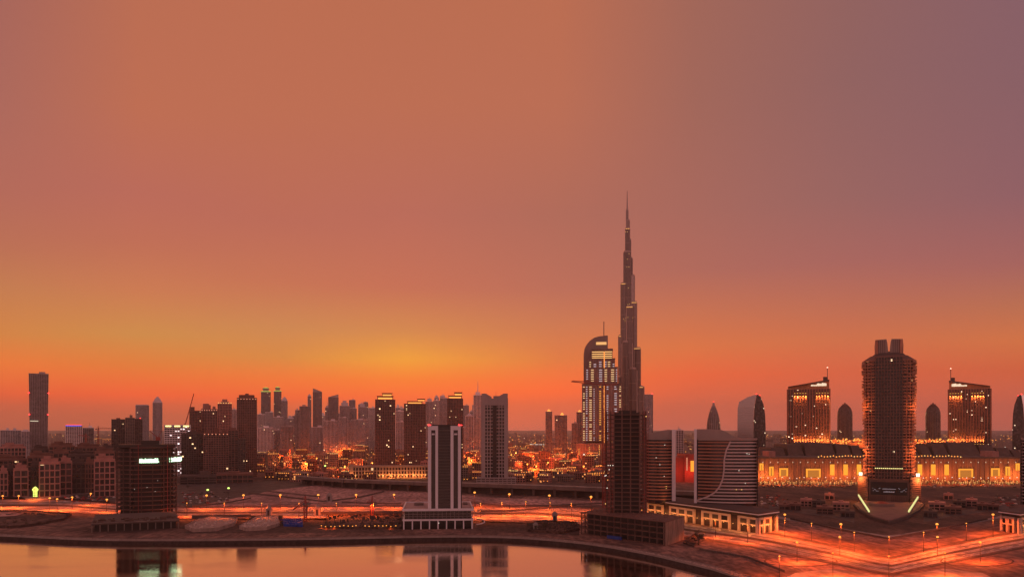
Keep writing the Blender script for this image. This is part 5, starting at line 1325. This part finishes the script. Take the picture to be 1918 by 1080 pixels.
white=wall('pale_debris',(.62,.50,.46),var=.3,scale=.4); pl_=wall('pale_slab',(.36,.26,.23),var=.35,scale=.15)
plot([(346,989),(372,976),(400,971),(445,974),(440,984),(405,994),(362,996)],2.2,'concrete_raft','pale concrete raft with formwork and a red sheet, left plot on the waterfront',pl_,70,1,white,1.0,1.0)
plot([(448,990),(470,978),(480,972),(520,971),(524,984),(500,992),(460,994)],2.4,'concrete_raft','pale concrete raft littered with white blocks, right plot on the waterfront',pl_,110,2,white,1.6,1.0)
q=plot([(531,985),(531,974),(566,973),(567,986)],1.2,'blue_sheeting','bright blue plastic sheeting spread over a small plot beside the red crane',wall('blue_tarp',(.015,.05,.32),var=.5,scale=.5),50,3,wall('blue_tarp'),1.2,2.2)
plot([(610,990),(612,966),(680,965),(752,964),(752,990)],1.0,'excavated_plot','dark excavated plot edged by a string of orange lights, left of the white podium',dirt,120,4,MATS['raw_column'],3)
lamps([(602+i*8.2+rng.uniform(-2,2),989+rng.uniform(-1,1)) for i in range(18)],2.2,LAMP,.55,'tiny orange site light on the edge of the excavated plot','site lights on the excavated plot',900,name='site_light',cat='site light')
plot([(988,995),(992,982),(1012,977),(1080,980),(1086,992),(1050,999)],1.2,'planted_plot','dark cluttered corner plot left of the unfinished podium',dirt,120,5,MATS['raw_column'],3)
plot([(-60,985),(-60,960),(30,958),(90,961),(134,965),(120,974),(60,985),(20,989)],1.6,'garden_island','dark planted traffic island with a pale oval court at the lower left',dirt,60,6,MATS['raw_column'],1.6)
ppoly([(-20,966),(0,962),(25,962),(42,965),(30,969),(0,970)],'paved_court',MATS['pink_sand'],2.2)
plot([(1300,1001),(1280,1018),(1300,1024),(1320,1010)],.5,'rubble_heap','small rubble heap right of the unfinished podium',dirt,30,7,MATS['raw_column'],1.5)
# hoarding rows behind the plots
for i,(a,b,ya,yb) in enumerate(((360,470,970,968),(470,530,970,970),(600,690,963,962),(690,754,962,961))):
    p=G(a,ya); q=G(b,yb); h=MB(); h.beam((p[0],p[1],GZ+1.7),(q[0],q[1],GZ+1.7),.3,3.4); o=h.build('site_hoarding',darkcon)
    tag(o,['dark site fence behind the left concrete raft','dark site fence behind the right concrete raft','dark fence along the back of the excavated plot, left half','dark fence along the back of the excavated plot, right half'][i],'fence')

# ------------------------------------------------------------------ cars
def carproto(col,nm):
    m=MB(); m.box(-2.2,2.2,-.9,.9,.35,.95); m.frus(-1.3,1.5,-.85,.85,.95,-.8,1.0,-.7,.7,1.5)
    for x in (-1.4,1.4):
        for y in (-.85,.85): m.box(x-.32,x+.32,y-.08,y+.08,0,.62)
    o=m.build('parked_car',wall('car_paint_'+nm,col,rough=.3,var=.05)); return o
CP=[((.55,.5,.5),'white'),((.2,.18,.18),'grey'),((.3,.03,.03),'red'),((.03,.03,.035),'black')]
def carpark(px0,px1,py0,py1,n,where,group,seed):
    rr=random.Random(seed); pr={}
    for i in range(n):
        c,nm=rr.choice(CP); px=rr.uniform(px0,px1); row=rr.randint(0,5); py=py0+(py1-py0)*(row+.3*rr.random())/6
        if nm not in pr: o=pr[nm]=carproto(c,nm)
        else: o=pr[nm].copy(); COL.objects.link(o)
        tag(o,'small %s car parked %s'%(nm,where),'car',group+', '+nm); x,y=G(px,py); o.location=(x,y,GZ+.05); o.rotation_euler=(0,0,pi/2+rr.choice((0,pi))+rr.uniform(-.06,.06)) ; o.scale=(1.15,1.15,1.15)
carpark(340,430,922,945,75,'in the lot between the unfinished left tower and the pink sand','cars in the lot below the left cluster',1)
carpark(120,214,929,941,45,'in the lot under the pink mid rises','cars in the lot under the mid rises',2)
carpark(1425,1475,928,950,40,'in the lot right of the curved banded office','cars right of the banded office',3)
carpark(1860,1905,928,950,30,'in the lot near the right edge','cars near the right edge',4)
carpark(1425,1600,906,913,45,'in front of the mall, left of the balcony tower','cars before the left mall front',5)
carpark(1735,1905,906,913,40,'in front of the mall, right of the balcony tower','cars before the right mall front',6)
# small stores and huts in the dirt lots beside the balcony tower
i=0
for (a,b,yt,yb) in ((1480,1500,935,955),(1500,1520,925,948),(1522,1545,928,950),(1530,1560,940,962),(1560,1590,930,955),(1575,1600,950,968),(1460,1480,940,954),(1545,1562,918,935)):
    for f_,nm in ((idp,'left'),(mrp,'right')):
        Y=DB(yb); x0,x1=sorted((f_(a),f_(b))); i+=1
        tower('site_building','low dark hut %s on waste ground %s of the balcony tower'%(('nearest the parking lot','with pink wall','with long flat roof','nearest the dirt road','beside the terrace','nearest the V shaped road','smallest one','furthest back')[(i-1)//2],nm),'building',x0,x1,yb-(yb-yt)*.45,Y,d=24,wc=('brown_wall','pink_wall','dark_concrete')[((i-1)//2)%3],fl=4,bay=5,lit=.01,crown=boxcrown(.3,2))

# ------------------------------------------------------------------ old town between the towers
rr=random.Random(11)
zones=[(484,702,838,902),(742,756,850,880),(866,902,842,900),(952,1086,836,905),(1056,1130,868,905),(1266,1300,812,845),(1420,1475,812,830),(1555,1612,815,830),(1718,1775,815,830),(176,209,822,845),(700,760,850,870),(797,803,850,890)]
cnt=0; TR=[]
def desc(px):
    for a,b,s in ((0,215,'behind the left mid rises'),(215,560,'right of the left cluster'),(560,640,'below the slanted roof skyline towers'),(640,703,'left of the brown towers'),(703,760,'among the brown towers'),(760,905,'behind the black and white tower'),(905,1020,'right of the pale gridded tower'),(1020,1140,'before the arched hotel'),(1140,1310,'between the bronze banded offices'),(1310,1480,'right of the sail tower'),(1480,1665,'beyond the left mall front'),(1665,1999,'beyond the right mall front')):
        if a<=px<b: return s
for zx0,zx1,zy0,zy1 in zones:
    area=(zx1-zx0)*(zy1-zy0); n=int(area/72)+2
    for i in range(n):
        px=rr.uniform(zx0,zx1); t=rr.random(); py=zy0+(zy1-zy0)*t**.9; Y=DB(py)
        wpx=rr.uniform(13,30)*(.45+.55*(py-805)/90); hm=rr.uniform(9,26) if rr.random()<.8 else rr.uniform(26,42)
        X_=PX(px,Y); ww=wpx*Y/F
        if any((X_-a)**2+(Y-b)**2<(c+ww*.6)**2 for a,b,c in FOOT): continue
        if zy1>900 and py>886: hm=min(hm,12)
        yt=py-hm*F/Y; wc=rr.choice(('brown_wall','pink_wall','beige_wall','rust_wall','concrete'))
        cnt+=1
        cname={'brown_wall':'brown','pink_wall':'pinkish','beige_wall':'sand coloured','rust_wall':'reddish','concrete':'grey'}[wc]
        lb='%s %s flat roofed town building %s'%('taller' if hm>26 else 'low',cname,desc(px))
        def cr(r,w,d,z,wm,hm=hm):
            MB().box(-w*.2,w*.1,-d*.1,d*.2,z-1.4,z+2.5).build('roof_hut',wm,r)
            if rr.random()<.45:
                m=MB(); n_=int(w/3.5); 
                for j in range(n_): m.octa(-w*.45+w*.9*j/max(1,n_-1),-d/2-.9,z+.3,1.0)
                m.build('roof_light_string',LAMP if rr.random()<.75 else LAMPY,r)['kind']='stuff'
            if rr.random()<.4:
                m=MB(); n_=int(w/5)
                for j in range(n_): m.octa(-w*.45+w*.9*j/max(1,n_-1),-d/2-1.2,3.5,.9)
                m.build('wall_light_string',LAMP,r)['kind']='stuff'
        tower('town_building',lb,'building',px-wpx/2,px+wpx/2,yt,Y,d=ww*rr.uniform(.5,1),yaw=rr.uniform(-.5,.5),wc=wc,fl=4,bay=4.5,lit=.06,st=1.2,fw=1.4,crown=cr,group='town buildings: '+lb,lc=(1,.36,.1),ls=1.6)
# flood lamps in the old town: real light between the houses
pts=[]
for i in range(46):
    zx0,zx1,zy0,zy1=rr.choice([(490,700,842,892),(490,700,842,892),(870,900,850,895),(955,1120,845,900),(955,1120,845,900)])
    pts.append((rr.uniform(zx0,zx1),rr.uniform(zy0,zy1)))
lamps(pts,20,LAMP,2.2,'bright orange lamp among the low houses of the old town','bright old town lamps',260000)
# strings of street lamps
def row(a,b,n,jit=1.0): return [(a[0]+(b[0]-a[0])*i/(n-1)+rr.uniform(-jit,jit), a[1]+(b[1]-a[1])*i/(n-1)) for i in range(n)]
lamps(row((868,884),(902,888),9),9,LAMPY,1.7,'warm lamp in the string between the black tower and the gridded tower','string left of the gridded tower')
lamps(row((956,889),(1055,887),26),9,LAMPY,1.5,'warm lamp in the long string right of the gridded tower','string right of the gridded tower')
light_points(row((952,833),(1030,835),26),9,LAMPW,2.6,'distant_lamp_row','white lamps in the distant row at the foot of the dark pair of towers')
lamps(row((1012,897),(1060,884),12,.5)+row((1060,884),(1128,879),20,.5),9,LAMP,1.5,'orange lamp along the curving ramp left of the skeleton tower','curving ramp lamps')
lamps(row((486,872),(530,878),12),9,LAMP,1.8,'orange lamp in the row right of the left cluster','row right of the left cluster')
lamps(row((540,845),(700,834),34,2),9,LAMP,2.6,'orange lamp in the bright row below the hazy skyline','bright row below the skyline')
lamps(row((560,871),(655,874),22,2),8,LAMPY,1.5,'warm lamp in the row behind the sand lots','row behind the sand lots')
lamps([(428,938),(389,942)],17,LAMPG,1.6,'green tinted lamp with a strong glare on the edge of the pink sand','green tinted lamps')
lamps([(609,884),(1134,896)],14,LAMPG,2.2,'brilliant yellow green lamp glaring among the old town lights','glaring old town lamps')
light_points([(rr.uniform(1430,1476),rr.uniform(815,829)) for _ in range(12)]+[(rr.uniform(1856,1896),rr.uniform(815,829)) for _ in range(12)],14,LAMP,4,'distant_lamp_group','orange lamps at the foot of the golden hotel blocks')

for i,(P_,lb) in enumerate((([(360,949),(430,941),(470,933)],'low dark fence at the left edge of the pink sand'),([(640,941),(700,943),(752,944)],'low dark fence on the pink sand left of the black tower'),([(900,958),(960,957),(1080,946)],'low dark fence behind the glowing road right of the podium'),([(1480,972),(1560,990),(1665,1010)],'long low fence above the V shaped road, left arm'),([(1665,1010),(1770,990),(1850,972)],'long low fence above the V shaped road, right arm'),([(1310,1030),(1400,1045),(1470,1072)],'low fence on the sand beside the curving promenade'))):
    q_=[G(*p) for p in P_]; fr_=empty('site_fence',(q_[0][0],q_[0][1],GZ),0,lb,'fence'); m=MB(); m2=MB()
    for a_,b_ in zip(q_,q_[1:]):
        ax,ay,bx,by=a_[0]-q_[0][0],a_[1]-q_[0][1],b_[0]-q_[0][0],b_[1]-q_[0][1]
        m.beam((ax,ay,1.0),(bx,by,1.0),.12,1.7); L=sqrt((ax-bx)**2+(ay-by)**2)
        for j in range(int(L/6)): t_=j*6/L; x=ax+(bx-ax)*t_; y=ay+(by-ay)*t_; m2.box(x-.12,x+.12,y-.2,y+.0,0,2.2)
    m.build('fence_panel',darkcon,fr_); m2.build('fence_posts',steel,fr_)['kind']='stuff'
tk=ground_mat('tyre_track',(.03,.018,.015),(.09,.05,.042),.05)
for T_ in ([(1330,1022),(1400,1036),(1460,1052),(1500,1066)],[(1460,982),(1540,1000),(1640,1024)],[(1690,1024),(1790,1000),(1870,982)],[(900,990),(950,984),(1000,980),(1080,976)],[(430,960-10),(520,944),(600,941),(700,947)],[(380,946),(470,938),(560,939)],[(20,978),(110,984),(180,976),(330,966)],[(1380,1030),(1430,1062),(1440,1076)]):
    for o_ in (0,1.1): band([(x,y+o_) for x,y in T_],[(x,y+o_+.45) for x,y in T_],0,1,T_[0][0],T_[-1][0],'dirt_track',tk,.04)
# trees -------------------------------------------------------------------
leaf=wall('foliage',(.07,.06,.03),var=.5,scale=.6); bark=wall('bark',(.10,.06,.04))
def treeproto(seed,h,label,group):
    r=random.Random(seed); root=empty('tree',(0,0,-500),0,label,'tree',group)
    m=MB(); m.cyl(0,0,h*.05,h*.025,0,h*.45,7)
    for i in range(5):
        a=r.uniform(0,6.3); m.beam((0,0,h*r.uniform(.3,.42)),(cos(a)*h*.25,sin(a)*h*.25,h*r.uniform(.55,.8)),h*.02)
    m.build('trunk',bark,root); m=MB()
    cl=[(r.uniform(-.28,.28)*h,r.uniform(-.28,.28)*h,r.uniform(.45,.9)*h,r.uniform(.1,.2)*h) for _ in range(12)]
    for cx,cy,cz,cr in cl:
        for _ in range(40):
            a=r.uniform(0,6.3);b_=math.acos(r.uniform(-1,1)); q=cr*r.uniform(.6,1.1); x,y,z=cx+q*sin(b_)*cos(a),cy+q*sin(b_)*sin(a),cz+q*cos(b_)*.8; s=h*r.uniform(.02,.04)
            bb=len(m.v); m.v+=[(x+r.uniform(-s,s),y+r.uniform(-s,s),z+r.uniform(-s,s)) for _ in range(4)]; m.f.append((bb,bb+1,bb+2,bb+3)); 
    m.build('crown',leaf,root); return root
def trees(pts,h,label,group,seed):
    p=None
    for a,b in pts:
        if p is None: o=p=treeproto(seed,h,label,group)
        else: o=copy_tree(p)
        x,y=G(a,b); o.location=(x,y,GZ); o.rotation_euler=(0,0,rr.uniform(0,6)); s=rr.uniform(.7,1.25); o.scale=(s,s,s)
trees([(1309,1020)],13,'dark bushy tree standing alone right of the unfinished podium','lone tree',1)
trees([(x+rr.uniform(-3,3),rr.uniform(893,902)) for x in range(520,640,6)],9,'small dark tree in the belt between the old town and the sand lots','tree belt behind the sand lots',2)
trees([(x,rr.uniform(905,908)) for x in range(1428,1600,11)],8,'small tree on the mall forecourt left of the balcony tower','forecourt trees left',3)
trees([(x,rr.uniform(905,908)) for x in range(1738,1905,11)],8,'small tree on the mall forecourt right of the balcony tower','forecourt trees right',4)
trees([(x,rr.uniform(980,986)) for x in (8,28,50,72)],5,'low shrub like tree on the traffic island at the lower left','trees on the traffic island',5)
trees([(990,990),(1005,994),(1020,990),(1060,994),(1072,988)],6,'low dark tree on the corner plot left of the unfinished podium','trees on the corner plot',6)
trees([(300,931),(308,940),(318,936),(326,944),(352,915)],8,'dark tree beside the parking lot right of the unfinished left tower','trees by the parking lot',7)
trees([(rr.uniform(868,1120),rr.uniform(885,903)) for _ in range(24)],9,'dark tree between old town houses before the arched hotel and the gridded tower','old town trees',8)

# ------------------------------------------------------------------ far city
m=MB(); r=random.Random(31)
for i in range(2600):
    Y=3200*(1+r.random()**1.6*7); px=r.uniform(-250,2170); x=PX(px,Y); w=r.uniform(12,45)*(Y/5000)**.5; h=r.uniform(8,28)*(1+(r.random()>.9)*1.6); a=r.uniform(0,1.5)
    c_,s_=cos(a)*w/2,sin(a)*w/2; m.prism([(x-c_,Y-s_),(x+s_,Y-c_),(x+c_,Y+s_),(x-s_,Y+c_)],GZ,GZ+h)
tag(m.build('distant_city',wall('distant_wall',(.28,.2,.17))),'low hazy city blocks spreading to the horizon','distant city',kind='stuff')
for nm,mt,n,sz in (('distant_orange_lights',LAMP,950,1.0),('distant_warm_lights',LAMPY,420,.9),('distant_white_lights',LAMPW,160,.8)):
    m=MB()
    for i in range(n):
        if r.random()<.55: 
            Y=2300*(1+r.random()**1.5*6); px=r.uniform(-60,1990)
        else:
            py=r.uniform(826,862); Y=DB(py); px=r.choice((r.uniform(484,905),r.uniform(484,703),r.uniform(950,1130)))
        m.octa(PX(px,Y),Y,GZ+r.uniform(6,16),sz*Y/1900*r.uniform(.6,1.2))
    tag(m.build(nm,mt),'countless %s of the far city'%nm.replace('distant_','').replace('_',' '),'city lights',kind='stuff')

# ------------------------------------------------------------------ air
hz=MB().box(-62000,62000,-3200,25500,-3,880); hm=bpy.data.materials.new('haze'); hm.use_nodes=True; t=hm.node_tree; t.nodes.clear()
pv=N(t,'ShaderNodeVolumePrincipled'); pv.inputs['Color'].default_value=(1,.93,.92,1); pv.inputs['Density'].default_value=HAZE_D if 'HAZE_D' in globals() else .00003; pv.inputs['Anisotropy'].default_value=.55
o_=N(t,'ShaderNodeOutputMaterial'); t.links.new(pv.outputs[0],o_.inputs['Volume'])
tag(hz.build('haze',hm),kind='stuff')
